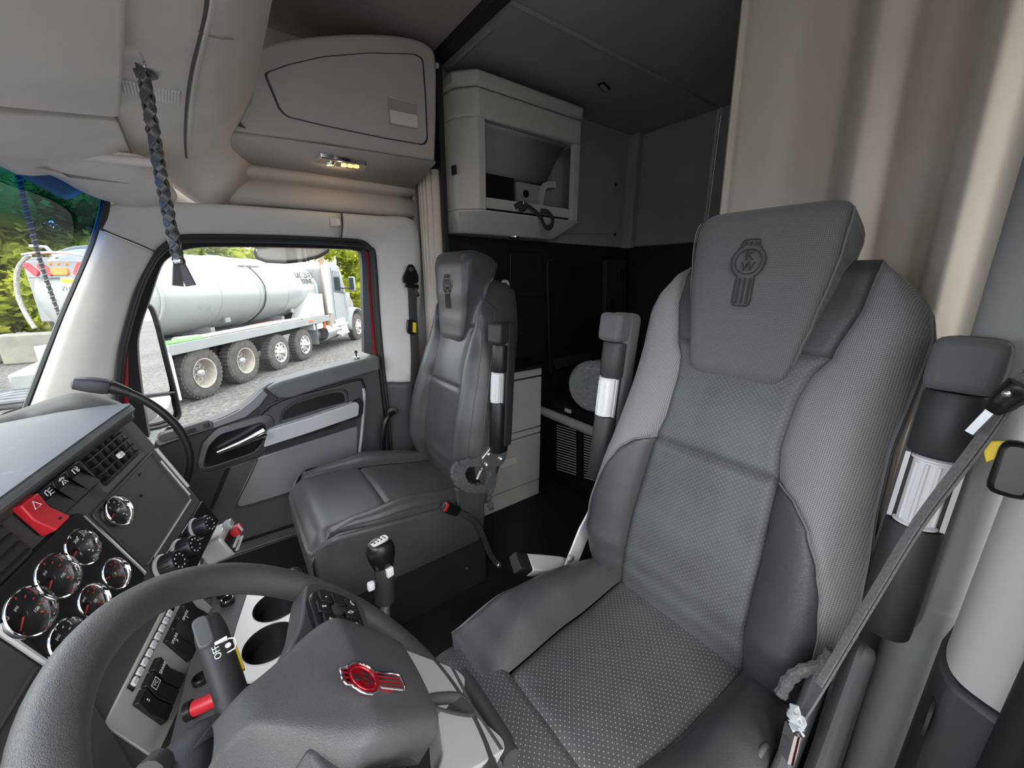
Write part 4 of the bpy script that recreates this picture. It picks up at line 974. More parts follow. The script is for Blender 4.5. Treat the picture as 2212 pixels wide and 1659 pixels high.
# ================================================================ DASHBOARD
def holed(outer, holes, m, name, parent, solid=.006):
    bm = bmesh.new()
    for L in [outer] + holes:
        vv = [bm.verts.new(p) for p in L]
        for a, b in zip(vv, vv[1:] + vv[:1]): bm.edges.new((a, b))
    bmesh.ops.triangle_fill(bm, use_beauty=True, edges=bm.edges[:])
    me = bpy.data.meshes.new(name); bm.to_mesh(me); bm.free(); me.materials.append(m)
    o = obj(name, None, m, parent, mesh=me); md = o.modifiers.new('solid', 'SOLIDIFY'); md.thickness = solid; md.offset = 0
    return o
Hv, Sv = V(.956, -.278, .097), V(.001, -.327, -.945)
DO = ray(160, 1190).normalized() * .95
D = Frame(DO, Hv, -Sv)                    # x along the panel to the passenger side, y up the panel, z to the driver
db = thing('dashboard', V(.9, .45, FL), 'dark grey dashboard with gauges, vent and switch panels', 'dashboard')
def dq(u, v, c=0.0): return D.px(u, v, c)
face = [(-.70, .128), (-.30, .128), (.302, .122), (.308, .05), (.305, -.13), (.285, -.215), (.10, -.225), (.10, -.33), (-.70, -.33)]
obj('panel_face', MB().poly(D, face, -.10, 0, .012), M['dash'], db, bevel=.006)
# padded top running forward to the glass
tl = [D(-.70, .130, .012), D(-.30, .130, .014), D(.20, .128, .014), D(.300, .126, .012), D(.318, .128, -.03)]
fwd = [V(-.25, .80, -.36), V(.30, .82, -.36), V(.95, .74, -.34), V(1.20, .62, -.325), D(.34, .135, -.20)]
rows = []
for t in (0, .12, .3, .5, .75, 1): rows.append([a.lerp(b, t) + V(0, 0, .012 * math.sin(math.pi * t)) for a, b in zip(spline(tl, 6), spline(fwd, 6))])
low = [p + V(0, 0, -.028) + D.z * -.004 for p in rows[0]]
obj('top_pad', MB().sheet([low] + rows), M['dashtop'], db, solid=.012, off=0, smooth=50)
obj('top_lip', MB().tube([p + V(0, 0, -.008) for p in rows[0]], .010, 8), M['dashtop'], db)
obj('passenger_block', MB().add([V(1.08, .24, -.40), V(1.70, .40, -.40), V(1.70, .85, -.40), V(1.0, .85, -.40), V(1.08, .24, -.85), V(1.70, .40, -.85), V(1.70, .85, -.85), V(1.0, .85, -.85)], [(0, 1, 2, 3), (4, 7, 6, 5), (0, 4, 5, 1), (1, 5, 6, 2), (2, 6, 7, 3), (3, 7, 4, 0)]), M['dash'], db, bevel=.03, seg=3)
obj('windscreen_ledge', MB().tube(spline([ax(-30, 935, 1.45), ax(60, 905, 1.5), ax(130, 880, 1.5), ax(175, 872, 1.5), ax(235, 885, 1.52), ax(262, 905, 1.55)], 5), .030, 10), M['dash'], db)
# gauge cluster
GP = [(0, 0, .030), (-.057, -.001, .034), (-.114, -.005, .037), (.005, -.070, .027), (-.052, -.067, .027), (-.114, -.071, .030)]
GH = .012
gl_ = fillet([V(-.143, -.117, 0), V(.039, -.117, 0), V(.039, .045, 0), V(-.143, .045, 0)], .010)
holed([D(p.x, p.y, GH) for p in gl_], [[D(a + r * .985 * math.cos(2 * math.pi * k / 28), b + r * .985 * math.sin(2 * math.pi * k / 28), GH) for k in range(28)] for a, b, r in [(q[0], q[1], min(q[2], .0335)) for q in GP]], M['black'], 'gauge_panel', db, .002)
obj('panel_skirt', MB().loft([[D(p.x, p.y, 0) for p in gl_], [D(p.x, p.y, GH) for p in gl_]], cap=False), M['black'], db)
def bar(nm, p, q, r, m, c=.006): return obj(nm, MB().tube([D(*p, c), D(*q, c)], r, 8), M[m], db)
bar('bright_strip', (.047, .030), (.047, -.118), .0032, 'silver'); bar('bright_strip', (.052, .030), (.052, -.118), .0022, 'chrome')
bar('bright_strip', (.291, .020), (.291, -.092), .0036, 'silver'); bar('bright_strip', (-.146, .050), (-.146, -.130), .0036, 'silver')
def gauge(a, b, r, val, big=None, ticks=11, red=False, lift=.0005):
    r = min(r, .0335)
    g = D.sub(a, b, lift)
    body = obj('gauge', MB().lathe([(r * 1.02, .009), (r * 1.01, .0125), (r * .97, .0145), (r * .92, .0135), (r * .86, .008), (r * .84, .001)], g, 36, cap=False), M['chrome'], db)
    obj('dial', MB().lathe([(r * .88, .0005), (r * .88, .0015)], g, 32), M['gface'], body)
    for k in range(ticks):
        an = math.radians(225 - 270 * k / (ticks - 1)); c_, s_ = math.cos(an), math.sin(an); w = .0007 if k % 5 else .0011
        obj('tick', MB().tube([g(c_ * r * .66, s_ * r * .66, .002), g(c_ * r * .76, s_ * r * .76, .002)], w, 4), M['rednd'] if red else M['print'], body)
    an = math.radians(225 - 270 * val)
    obj('needle', MB().tube([g(-.1 * r * math.cos(an), -.1 * r * math.sin(an), .0035), g(.62 * r * math.cos(an), .62 * r * math.sin(an), .0035)], [.0013, .0006], 6), M['rednd'], body)
    obj('needle_hub', MB().lathe([(r * .10, .0015), (r * .10, .005), (r * .05, .006)], g, 12), M['black'], body)
    if big:
        for tx, (x, y), s in big: text('dial_mark', tx, g.sub(x * r, y * r, .0018), s * r, M['print'], body, .0002)
gauge(0, 0, .030, .10, [('100', (-.45, .38), .26), ('200', (.42, .30), .24), ('F', (.05, -.35), .24)])
gauge(-.057, -.001, .034, .06, [('60', (-.46, .30), .22), ('psi', (.05, .36), .18), ('150', (.45, -.30), .18)], red=True)
gauge(-.114, -.005, .037, .05, [('60', (-.44, .34), .24), ('psi', (.05, .36), .18), ('150', (.46, -.28), .18)], red=True)
gauge(.005, -.070, .027, .25, [('20', (-.42, .36), .28), ('E', (.4, -.2), .25)], red=True)
gauge(-.052, -.067, .027, .08, [('psi', (.1, .32), .25), ('30', (.45, -.3), .25)], red=True)
gauge(-.114, -.071, .030, .10, [('80', (-.42, .4), .28), ('psi', (.12, .32), .24)])
# blank plate with a seventh gauge
obj('blank_plate', MB().rrect(D, .172, -.048, .214, .136, 0, .0015, .010), M['dash'], db)
L = fillet([V(.065, .020, 0), (.279, .020, 0), (.279, -.116, 0), (.065, -.116, 0)], .010)
obj('plate_rim', MB().tube([D(p.x, p.y, .002) for p in L], .0030, 8, closed=True), M['doormid'], db)
bar('plate_edge', (.279, -.006), (.279, -.108), .0022, 'silver', .005); bar('plate_edge', (.09, -.117), (.27, -.117), .0018, 'silver', .005)
gauge(*dq(240, 1110), .029, .12, [('100', (-.42, .40), .22), ('F', (.1, .35), .2), ('200', (.42, -.1), .2)], lift=.002)
for u, v in ((299, 1026), (301, 1072)):
    obj('plate_clip', MB().rrect(D, *dq(u, v), .006, .004, .001, .004, .001), M['black'], db)
# louvre vent
va, vb = .186, .068
vt = obj('vent_frame', MB().ring([D(p.x, p.y, .006) for p in fillet([V(va - .074, vb - .040, 0), (va + .074, vb - .040, 0), (va + .074, vb + .040, 0), (va - .074, vb + .040, 0)], .008)], [D(p.x, p.y, .003) for p in fillet([V(va - .060, vb - .031, 0), (va + .060, vb - .031, 0), (va + .060, vb + .031, 0), (va - .060, vb + .031, 0)], .004)], D.z * -.02), M['dash'], db, bevel=.002)
obj('vent_back', MB().rrect(D, va, vb, .122, .064, .0005, .0015, .002), M['gloss'], vt)
for k in range(4): obj('vent_slat', MB().box((va, vb - .0235 + k * .0157, .006), (.118, .0020, .010), D), M['charcoal'], vt)
for k in range(5): obj('vent_vane', MB().box((va - .040 + k * .020, vb, .004), (.0016, .060, .006), D), M['charcoal'], vt)
obj('vent_tab', MB().rrect(D, va + .004, vb - .004, .014, .010, .010, .016, .002), M['white'], vt, bevel=.001)
# rocker row with the red hazard switch
rp = obj('rocker_housing', MB().rrect(D, .048, .081, .138, .060, 0, .008, .006), M['gloss'], db, bevel=.002)
ICON = [[[(-.9, -.5), (-.9, .5), (-.3, .8), (0, .4), (0, -.4), (-.3, -.8)], [(.3, .6), (1, .7)], [(.3, 0), (1, 0)], [(.3, -.6), (1, -.7)]],
    [[(-.8, -.9), (-.2, .1)], [(.8, -.9), (.2, .1)], [(0, -.9), (0, -.5)], [(-.6, .3), (-.2, .9)], [(.6, .3), (.2, .9)], [(-.9, .5), (.9, .5)]],
    [[(-.9, -.6), (-.9, .6), (-.2, .6), (.2, .2), (.2, -.6)], [(.5, -.7), (.9, -.3), (.5, 0), (.9, .4), (.5, .8)]]]
for k, tx in enumerate(ICON):
    x = .026 + k * .0315
    ro = obj('rocker', MB().add([D(x - .015, .056, .008), D(x + .015, .056, .008), D(x + .015, .106, .008), D(x - .015, .106, .008), D(x - .015, .058, .021), D(x + .015, .058, .021), D(x + .015, .086, .010), D(x - .015, .086, .010), D(x + .015, .104, .016), D(x - .015, .104, .016)],
        [(0, 1, 2, 3), (0, 1, 5, 4), (4, 5, 6, 7), (7, 6, 8, 9), (9, 8, 2, 3), (0, 4, 7, 9, 3), (1, 5, 6, 8, 2)]), M['black'], rp, bevel=.0015)
    for seg_ in tx: obj('rocker_icon', MB().tube([D(x + q[0] * .0065, .095 + q[1] * .0065, .0152) for q in seg_], .0007, 5), M['print'], ro)
hz = -.008
ho = obj('hazard_switch', MB().add([D(hz - .016, .050, .006), D(hz + .016, .050, .006), D(hz + .016, .108, .006), D(hz - .016, .108, .006), D(hz - .016, .052, .027), D(hz + .016, .052, .027), D(hz + .016, .080, .017), D(hz - .016, .080, .017), D(hz + .016, .106, .020), D(hz - .016, .106, .020)],
    [(0, 1, 2, 3), (0, 1, 5, 4), (4, 5, 6, 7), (7, 6, 8, 9), (9, 8, 2, 3), (0, 4, 7, 9, 3), (1, 5, 6, 8, 2)]), M['red'], rp, bevel=.002)
tri = D.sub(hz, .094, .0198)
obj('hazard_triangle', MB().tube([tri(.007 * math.cos(a), .007 * math.sin(a), 0) for a in [math.pi / 2 + 2 * math.pi * k / 3 for k in range(3)]], .0008, 6, closed=True), M['print'], ho)
obj('hazard_hole', MB().lathe([(.0028, 0), (.0028, .0012)], D.sub(hz + .004, .060, .0235), 10), M['ink'], ho)
# second vent at the left edge
v2 = obj('side_vent', MB().rrect(D, -.095, .078, .090, .066, 0, .012, .008), M['charcoal'], db, bevel=.003)
for k in range(4): obj('vent_slat', MB().box((-.095, .055 + k * .015, .013), (.078, .003, .006), D), M['black'], v2)
# heater knobs
kp = obj('heater_panel', MB().rrect(D, .205, -.178, .190, .070, 0, .005, .008), M['gloss'], db, bevel=.001)
for u, v, r in ((432, 1140, .0215), (398, 1187, .0215), (362, 1222, .0215)):
    a, b = dq(u, v, .012); g = D.sub(a, b, .004)
    kb = obj('heater_knob', MB().lathe([(r * 1.04, 0), (r * 1.0, .026), (r * .9, .030), (r * .3, .030)], g, 30), M['black'], kp)
    obj('knob_ring', MB().lathe([(r * 1.18, -.001), (r * 1.2, .003), (r * 1.08, .005)], g, 28), M['silver'], kb)
    for k in range(14):
        an = 2 * math.pi * k / 14; obj('knob_rib', MB().tube([g(r * 1.02 * math.cos(an), r * 1.02 * math.sin(an), .006), g(r * math.cos(an), r * math.sin(an), .026)], .0012, 4), M['black'], kb)
    for k in range(9):
        an = 2 * math.pi * k / 9; obj('knob_dot', MB().rrect(g.sub(r * .62 * math.cos(an), r * .62 * math.sin(an), .0300), 0, 0, .0032, .0022, 0, .0006, .0004), M['print'], kb)
text('heater_mark', 'AUTO', D.sub(*dq(371, 1195, .005), .0055), .011, M['print'], kp, .0003)
for (u0, v0), (u1, v1) in (((357, 1198), (370, 1180)), ((392, 1152), (405, 1132))):
    obj('heater_line', MB().tube([D(*dq(u0, v0, .005), .0056), D(*dq(u1, v1, .005), .0056)], .0007, 4), M['print'], kp)
# switch plate seen through the wheel
pp = obj('switch_plate', MB().poly(D, [(-.165, -.192), (.100, -.188), (.104, -.300), (-.165, -.312)], 0, .004, .006), M['champagne'], db, bevel=.001)
for k in range(9):
    x = -.100 + k * .0155
    obj('indicator_key', MB().rrect(D, x, -.203, .0115, .009, .003, .008, .001), M['white'], pp, bevel=.001)
obj('key_strip', MB().rrect(D, -.035, -.203, .155, .014, .003, .0045, .002), M['gloss'], pp)
def rocker2(x, tx, blank=False):
    y = -.252; w = .0115
    o = obj('rocker_switch', MB().add([D(x - w, y - .034, .004), D(x + w, y - .034, .004), D(x + w, y + .034, .004), D(x - w, y + .034, .004), D(x - w, y - .031, .016), D(x + w, y - .031, .016), D(x + w, y, .009), D(x - w, y, .009), D(x + w, y + .031, .013), D(x - w, y + .031, .013)],
        [(0, 1, 2, 3), (0, 1, 5, 4), (4, 5, 6, 7), (7, 6, 8, 9), (9, 8, 2, 3), (0, 4, 7, 9, 3), (1, 5, 6, 8, 2)]), M['gloss'] if blank else M['black'], pp, bevel=.0012)
    if tx: text('switch_mark', tx, D.sub(x, y + .017, .0125), .0078, M['print'], o, .0003)
for x, tx in ((.060, None), (.036, 'SPARE\n1'), (.012, None), (-.012, 'SPARE\n2'), (-.064, 'SPARE'), (-.090, 'TC'), (-.116, 'S')): rocker2(x, tx, tx is None)
tcf = D.sub(-.090, -.2350, .0125)
obj('switch_icon', MB().tube([tcf(x * .0075, y * .0075, 0) for x, y in ((-1, -.8), (1, -.8), (1, .8), (-1, .8))], .0005, 4, closed=True), M['print'], pp)
# red pull knob on the lower panel
rk = obj('red_knob', MB().tube([az(418, 1531, -.655), az(440, 1522, -.653), az(468, 1508, -.650)], .0115, 14), M['red'], db)
obj('knob_collar', MB().tube([az(402, 1539, -.657), az(417, 1531, -.655)], .0140, 14), M['gloss'], rk)
# brake valve block at the passenger end
bv = thing('valve_block', D(.33, -.23, .01), 'pale valve block with red flip lever at end of dashboard', 'valve')
VF = Frame(D(*dq(492, 1165, .0), .0), D.x, D.y)
obj('valve_body', MB().rrect(VF, .0, .0, .070, .066, -.05, .010, .012), M['champagne'], bv, bevel=.006)
obj('valve_label', MB().rrect(VF, -.010, -.004, .040, .044, .010, .013, .003), M['gloss'], bv)
obj('red_lever', MB().rrect(VF, .014, .006, .030, .018, .012, .030, .004), M['red'], bv, bevel=.002)
obj('lever_stripe', MB().rrect(VF, .016, .006, .008, .0185, .0295, .0308, .001), M['print'], bv)
obj('grey_tab', MB().rrect(VF, .010, .033, .022, .018, .008, .026, .004), M['film'], bv, bevel=.003)
for y in (-.012, -.024): obj('white_bar', MB().rrect(VF, .0, y, .052, .0035, .012, .018, .001), M['white'], bv)

# ---- knee panels left of the switch plate
obj('knee_panel', MB().poly(D, [(-.68, .06), (-.152, .06), (-.152, -.16), (-.20, -.30), (-.68, -.30)], 0, .006, .012), M['doormid'], db, bevel=.004)
obj('knee_crease', MB().tube(spline([D(-.60, -.10, .007), D(-.30, -.075, .007), D(-.158, -.06, .007)], 6), .004, 6), M['charcoal'], db)
obj('turn_signal_end', MB().tube([wpt(318, 1680, -.07), wpt(345, 1648, -.07)], [.013, .012], 12), M['charcoal'], db)

# ================================================================ CENTRE CONSOLE, SHIFTER
ZC = -.68
cc = thing('cup_console', V(.80, .0, FL), 'floor console with satin plate and two round cup holders', 'console')
def zxy(u, v, z=ZC): p = az(u, v, z); return V(p.x, p.y, z)
cups = [(zxy(600, 1308), .0445), (zxy(584, 1390), .0445)]
def circ(c, r, n=36): return [c + V(r * math.cos(2 * math.pi * k / n), r * math.sin(2 * math.pi * k / n), 0) for k in range(n)]
outer = fillet([zxy(536, 1262), zxy(500, 1400), zxy(512, 1475), zxy(640, 1470), zxy(720, 1400), zxy(720, 1300), zxy(640, 1255)], .02, 4)
holed(outer, [circ(c, r) for c, r in cups], M['champagne'], 'top_plate', cc)
for c, r in cups:
    f = Frame(c, (1, 0, 0), (0, 1, 0))
    cu = obj('cup_holder', MB().lathe([(r * 1.03, .004), (r, .003), (r * .97, -.01), (r * .93, -.045), (r * .82, -.048), (r * .80, -.075), (r * .02, -.078)], f, 36, cap=False), M['black'], cc)
    obj('cup_step', MB().tube([f(r * .90 * math.cos(2 * math.pi * k / 32), r * .90 * math.sin(2 * math.pi * k / 32), -.044) for k in range(32)], .0018, 6, closed=True), M['charcoal'], cu)
dk = [zxy(425, 1370), zxy(460, 1290), zxy(490, 1255), zxy(545, 1255), zxy(534, 1290), zxy(498, 1400), zxy(508, 1480), zxy(440, 1620), zxy(360, 1640)]
obj('side_tray', MB().prism([p + V(0, 0, .004) for p in dk], (0, 0, -.02)), M['doormid'], cc, bevel=.003)
obj('console_body', MB().box((.80, .085, -.95), (.42, .29, .48)), M['black'], cc, bevel=.02)
for u, v in ((492, 1302), (483, 1285), (435, 1470)):
    f = Frame(zxy(u, v, ZC + .005), (1, 0, 0), (0, 1, 0)); k_ = obj('power_socket', MB().lathe([(.013, 0), (.013, .008), (.010, .010), (.008, .002)], f, 18), M['gloss'], cc)
    if v == 1302: obj('socket_ring', MB().tube([f(.010 * math.cos(2 * math.pi * k / 20), .010 * math.sin(2 * math.pi * k / 20), .010) for k in range(20)], .0015, 6, closed=True), M['chrome'], k_)
sh = thing('gear_lever', V(.74, -.17, FL), 'gear lever with black knob, shift pattern plate and white splitter buttons', 'lever')
XK = .79
kt, kb_ = ax(818, 1168, XK), ax(832, 1298, XK)
KF = Frame(kb_, (1, 0, 0), (0, 1, 0), (kt - kb_)); hk_ = (kt - kb_).length
KF = Frame(kb_, V(1, 0, 0), V(0, 1, .05)); 
obj('grip', MB().lathe([(.020, 0), (.0225, .004), (.0225, hk_ * .55), (.0215, hk_ * .62), (.016, hk_ * .64)], KF, 24), M['charcoal'], sh, smooth=50)
loops = []
for h, k, dy in ((.50, .60, 0), (.56, .80, 0), (.66, .98, .002), (.76, 1.12, .004), (.86, 1.18, .006), (.93, 1.10, .007), (.975, .92, .008), (1.0, .6, .008)):
    loops.append([KF(.0235 * k * math.cos(a), (.0275 * k) * math.sin(a) + dy, hk_ * h) for a in [2 * math.pi * j / 24 for j in range(24)]])
kn = obj('knob', MB().loft(loops), M['gloss'], sh, smooth=60)
pf = Frame(KF(0, .008, hk_ * 1.003), (.10, -1, .08), (1, .1, -.25))
if pf.z.z < 0: pf = Frame(pf.o, pf.x, pf.y, -pf.z)
obj('pattern_plate', MB().rrect(pf, 0, 0, .040, .030, -.004, .0012, .010), M['champagne'], kn, bevel=.001)
for i in range(4):
    for j in range(2): obj('gear_mark', MB().rrect(pf, -.012 + i * .008, -.006 + j * .011, .004, .006, .001, .0018, .0006), M['ink'], kn)
obj('range_switch', MB().rrect(Frame(KF(-.0225, -.006, hk_ * .56), (.25, -1, 0), (0, 0, 1)), 0, 0, .016, .022, -.004, .006, .002), M['white'], sh, bevel=.002)
obj('splitter_button', MB().box((-.012, .034, hk_ * .40), (.014, .016, .020), KF), M['white'], sh, bevel=.004)
obj('splitter_neck', MB().tube([KF(-.004, .018, hk_ * .41), KF(-.010, .030, hk_ * .40)], .004, 8), M['charcoal'], sh)
obj('lever_rod', MB().tube([KF(0, 0, .01), KF(.0, .005, -.18), V(.80, -.23, FL)], .011, 12), M['steel'], sh)
obj('boot', MB().lathe([(.07, 0), (.06, .04), (.045, .06), (.05, .08), (.03, .12), (.02, .14)], Frame(V(.80, -.23, FL), (1, 0, 0), (0, 1, 0)), 20), M['rubber'], sh)

# ---- gooseneck microphone beside the dash
gn = thing('gooseneck_lamp', ax(405, 1040, 1.2), 'black gooseneck lamp bending up from dash end before pillar', 'lamp')
gp = spline([ax(245, 838, 1.2), ax(300, 858, 1.2), ax(350, 890, 1.2), ax(388, 930, 1.2), ax(408, 975, 1.2), ax(408, 1015, 1.2), ax(396, 1050, 1.2)], 6)
obj('neck', MB().tube(gp, .0095, 12), M['black'], gn)
g0, g1 = ax(156, 826, 1.2), ax(238, 836, 1.2); gf_ = Frame(g0, g1 - g0, (0, .1, 1)); gl = (g1 - g0).length
loops = []
for x, w, h in ((0, .012, .008), (.004, .018, .0125), (gl * .5, .020, .0155), (gl * .85, .019, .016), (gl, .015, .0145)):
    loops.append([gf_(x, h * math.copysign(abs(math.sin(a)) ** .5, math.sin(a)), w * math.copysign(abs(math.cos(a)) ** .5, math.cos(a))) for a in [2 * math.pi * j / 24 for j in range(24)]])
obj('head', MB().loft(loops), M['charcoal'], gn, smooth=45)
obj('collar', MB().tube([g1, gp[2], gp[4]], [.0145, .013, .0105], 14), M['black'], gn)

# ================================================================ CURTAINS, PILLAR, BELTS
def drape(name, label, pts, z0, z1, m, lean=0.0, n=14, flare=0.0, th=.004):
    base = spline([V(x, y, 0) for x, y in pts], 6); rows = []
    for i in range(n + 1):
        t = i / n; z = lerp(z1, z0, t); rows.append([V(p.x + lean * (z - z0) + flare * math.sin(j * .9 + t * 2) * t, p.y + flare * math.cos(j * .7 + t * 3) * t, z) for j, p in enumerate(base)])
    o = tag(obj(name, MB().sheet(rows), m, solid=th, off=0, smooth=80), label, 'curtain'); return o
DC = [(.532, -1.125), (.526, -1.118), (.515, -1.122), (.49, -1.116), (.43, -1.112), (.37, -1.120), (.325, -1.140), (.295, -1.130), (.272, -1.085), (.240, -1.045), (.205, -1.055), (.175, -1.090), (.150, -1.10), (.122, -1.070), (.098, -1.010), (.072, -.985), (.050, -1.000), (.030, -1.05), (.0, -1.08), (-.05, -1.10)]
DC = [(x * 1.072, y - .08) for x, y in DC]
dc = drape('driver_curtain', 'wide beige cloth curtain with deep folds behind driver seat', DC, FL + .02, .835, M['curtain'], lean=.030, flare=.004)
hem = [V(.563 + .030 * (z - FL), -1.1955, z) for z in [lerp(-.4, .83, k / 40) for k in range(41)]]
obj('hem_stitch', MB().tube(hem, .0016, 5), M['trim_warm'], dc)
pat = Frame(ay(1671, 84, -1.197), (-1, 0, 0), (0, .0, 1))
obj('sewn_patch', MB().tube([pat(x * .010, y * .015, .003) for x, y in ((-1, -1), (1, -1), (1, 1), (-1, 1), (-1, -1), (1, 1), (1, -1), (-1, 1))], .0010, 5), M['shelf'], dc)
# rolled curtain edge hanging in front of the pillar
PR = []
for k in range(15):
    a = math.radians(-130 + k * 20); PR.append((-.004 + .044 * math.sin(a), -.915 + .060 * math.cos(a)))
drape('pillar_curtain', 'narrow grey cloth curtain roll hanging beside driver door pillar', PR, FL + .03, .83, M['cloth2'], lean=.012)
PC = [(1.735, -.772), (1.725, -.790), (1.712, -.772), (1.700, -.792), (1.688, -.774), (1.675, -.796), (1.662, -.778), (1.648, -.800), (1.632, -.790), (1.622, -.808), (1.624, -.83)]
drape('passenger_curtain', 'pale gathered curtain hanging behind passenger seat at sleeper edge', PC, FL + .3, .44, M['curtain'])
tr = thing('curtain_track', V(1.60, -.815, .80), 'black curtain track with white runner beside overhead cabinet', 'track')
obj('rail', MB().box((1.600, -.825, .29), (.020, .025, 1.06)), M['rubber'], tr, bevel=.004)
obj('runner', MB().box(ay(944, 142, -.81), (.012, .012, .016)), M['white'], tr, bevel=.002)
# driver side pillar
pl1 = struct('trim_7', 'white plastic upper pillar cover beside the open driver door', 'trim', MB().loft([[V(p.x, p.y, z) for p in spline([V(-.034, -.86, 0), V(-.024, -.80, 0), V(-.026, -.74, 0), V(-.042, -.705, 0), V(-.078, -.69, 0), V(-.11, -.69, 0)], 6)] + [V(-.11, -.86, z)] for z in (-.515, -.50, 0, .4, .82)]), M['trim'], smooth=50)
pl2 = struct('trim_8', 'dark grey lower pillar cover beside the open driver door', 'trim', MB().loft([[V(-.026, -.86, z), V(-.018, -.80, z), V(-.020, -.74, z), V(-.036, -.70, z), V(-.075, -.685, z), V(-.11, -.685, z), V(-.11, -.86, z)] for z in (FL, -.9, -.7, -.522)]), M['doormid'], bevel=.008)
obj('recess', MB().lathe([(.03, 0), (.03, .004), (.022, .005)], Frame(V(-.030, -.72, -.60), (0, -1, 0), (0, 0, 1), (1, .3, 0)), 18), M['charcoal'], pl2)
sl2 = thing('driver_door_seal', V(-.1, -.64, FL), 'thick dark rubber seal edging the open driver doorway', 'seal')
obj('rubber_bead', MB().tube([V(-.098, -.655, z) for z in (FL, -.9, -.6, -.3, 0, .4, .8)], .026, 12), M['rubber'], sl2)
obj('rubber_lip', MB().tube([V(-.115, -.610, z) for z in (FL, -.9, -.6, -.3, 0, .4, .8)], .012, 10), M['charcoal'], sl2)
struct('trim_9', 'red painted metal edge of the driver doorway', 'trim', MB().box((-.108, -.52, -.30), (.04, .08, 1.8)), M['redpaint'], bevel=.01)
# ---- driver belt
bl = thing('driver_seat_belt', V(.08, -.6, -.80), 'grey seat belt slanting past driver armrest to a wrapped anchor', 'belt')
bp_ = spline([ay(2250, 760, -.735), ay(2195, 850, -.725), ay(2120, 960, -.715), ay(1990, 1130, -.700), ay(1900, 1275, -.680), ay(1828, 1395, -.650), ay(1765, 1500, -.610), ay(1722, 1565, -.585)], 6)
obj('webbing', MB().tube(bp_, .0016, wide=.0075, normal=V(.75, .45, .35)), M['beltlight'], bl)
obj('webbing_fold', MB().tube([p + V(.003, .004, .005) for p in bp_[4:36]], .0014, wide=.0055, normal=V(.5, .7, .35)), M['beltlight'], bl)
obj('tongue_body', MB().tube(spline([ay(2215, 838, -.700), ay(2185, 855, -.700), ay(2160, 875, -.700), ay(2140, 888, -.700)], 4), [.016, .016, .015, .014, .013, .013, .012, .012, .011, .010, .009, .008, .007], 10), M['gloss'], bl)
obj('tongue_plate', MB().tube([ay(2148, 880, -.700), ay(2094, 935, -.700)], .0015, wide=.0045, normal=V(.4, .9, 0)), M['steel'], bl)
obj('tongue_rivet', MB().ball(ay(2176, 850, -.690), .0045), M['bolt'], bl)
random.seed(9)
fl = [ay(1725, 1555, -.560) + V(random.uniform(-.006, .010), random.uniform(-.008, .008), random.uniform(-.024, .012)) for _ in range(14)]
obj('film_wrap', MB().tube(spline(fl, 4), [.0008 + .001 * random.random() for _ in range(53)], wide=[.003 + .006 * random.random() for _ in range(53)], normal=V(.3, .8, .5)), M['film'], bl)
obj('anchor', MB().tube([ay(1715, 1575, -.575), ay(1700, 1635, -.565)], .006, wide=.012, normal=V(.6, .6, .3)), M['chrome'], bl)
rt_ = thing('belt_retractor', ay(2200, 1040, -.72), 'black seat belt height adjuster with yellow tab on pillar', 'belt adjuster')
RF = Frame(ay(2188, 1012, -.715), (-1, 0, 0), (0, -.15, 1))
obj('housing', MB().rrect(RF, .002, 0, .034, .066, -.012, .014, .012), M['gloss'], rt_, bevel=.006)
obj('yellow_tab', MB().poly(RF, [(-.030, .024), (-.012, .030), (-.010, .012), (-.020, .0)], -.004, .004), M['yellow'], rt_, bevel=.001)
# ---- driver buckle
bk_ = thing('driver_belt_buckle', ax(1235, 1225, .655), 'black buckle in grey sleeve lying inboard of driver seat', 'buckle')
q0, q1, q2 = ax(1236, 1226, .652), ax(1138, 1220, .660), ax(1112, 1216, .662)
obj('sleeve', MB().tube([q0, q0.lerp(q1, .3), q0.lerp(q1, .7), q1], [.013, .016, .016, .0155], wide=[.020, .025, .026, .025], normal=V(-.4, .0, .9)), M['silver'], bk_, bevel=.003)
obj('buckle_head', MB().tube([q1, q2], .0145, wide=.024, normal=V(-.4, 0, .9)), M['black'], bk_, bevel=.002)
obj('stalk', MB().tube([q0, q0 + V(-.02, -.03, -.02)], .012, 10), M['steel'], bk_)
# ---- passenger buckle and strap
pk = thing('passenger_belt_buckle', ax(965, 1095, 1.09), 'black buckle with red button hanging on strap by passenger cushion', 'buckle')
KF2 = Frame(ax(970, 1098, 1.085), ax(995, 1106, 1.085) - ax(945, 1090, 1.085), (0, 0, 1))
obj('buckle_body', MB().rrect(KF2, .012, 0, .062, .036, -.012, .010, .006), M['gloss'], pk, bevel=.004)
obj('red_button', MB().rrect(KF2, -.020, .002, .012, .030, -.006, .0125, .003), M['red'], pk, bevel=.002)
obj('button_slot', MB().rrect(KF2, -.027, .001, .006, .024, -.006, .011, .002), M['ink'], pk)
obj('strap', MB().tube(spline([ax(992, 1108, 1.085), ax(1012, 1116, 1.085), ax(1032, 1135, 1.088), ax(1046, 1165, 1.09), ax(1058, 1195, 1.095), ax(1074, 1218, 1.10)], 5), .003, wide=.010, normal=V(-1, .1, .1)), M['belt'], pk)
obj('anchor_bolt', MB().lathe([(.011, 0), (.011, .008), (.007, .012)], Frame(ax(1076, 1219, 1.098), (0, -1, 0), (0, 0, 1)), 8), M['bolt'], pk)
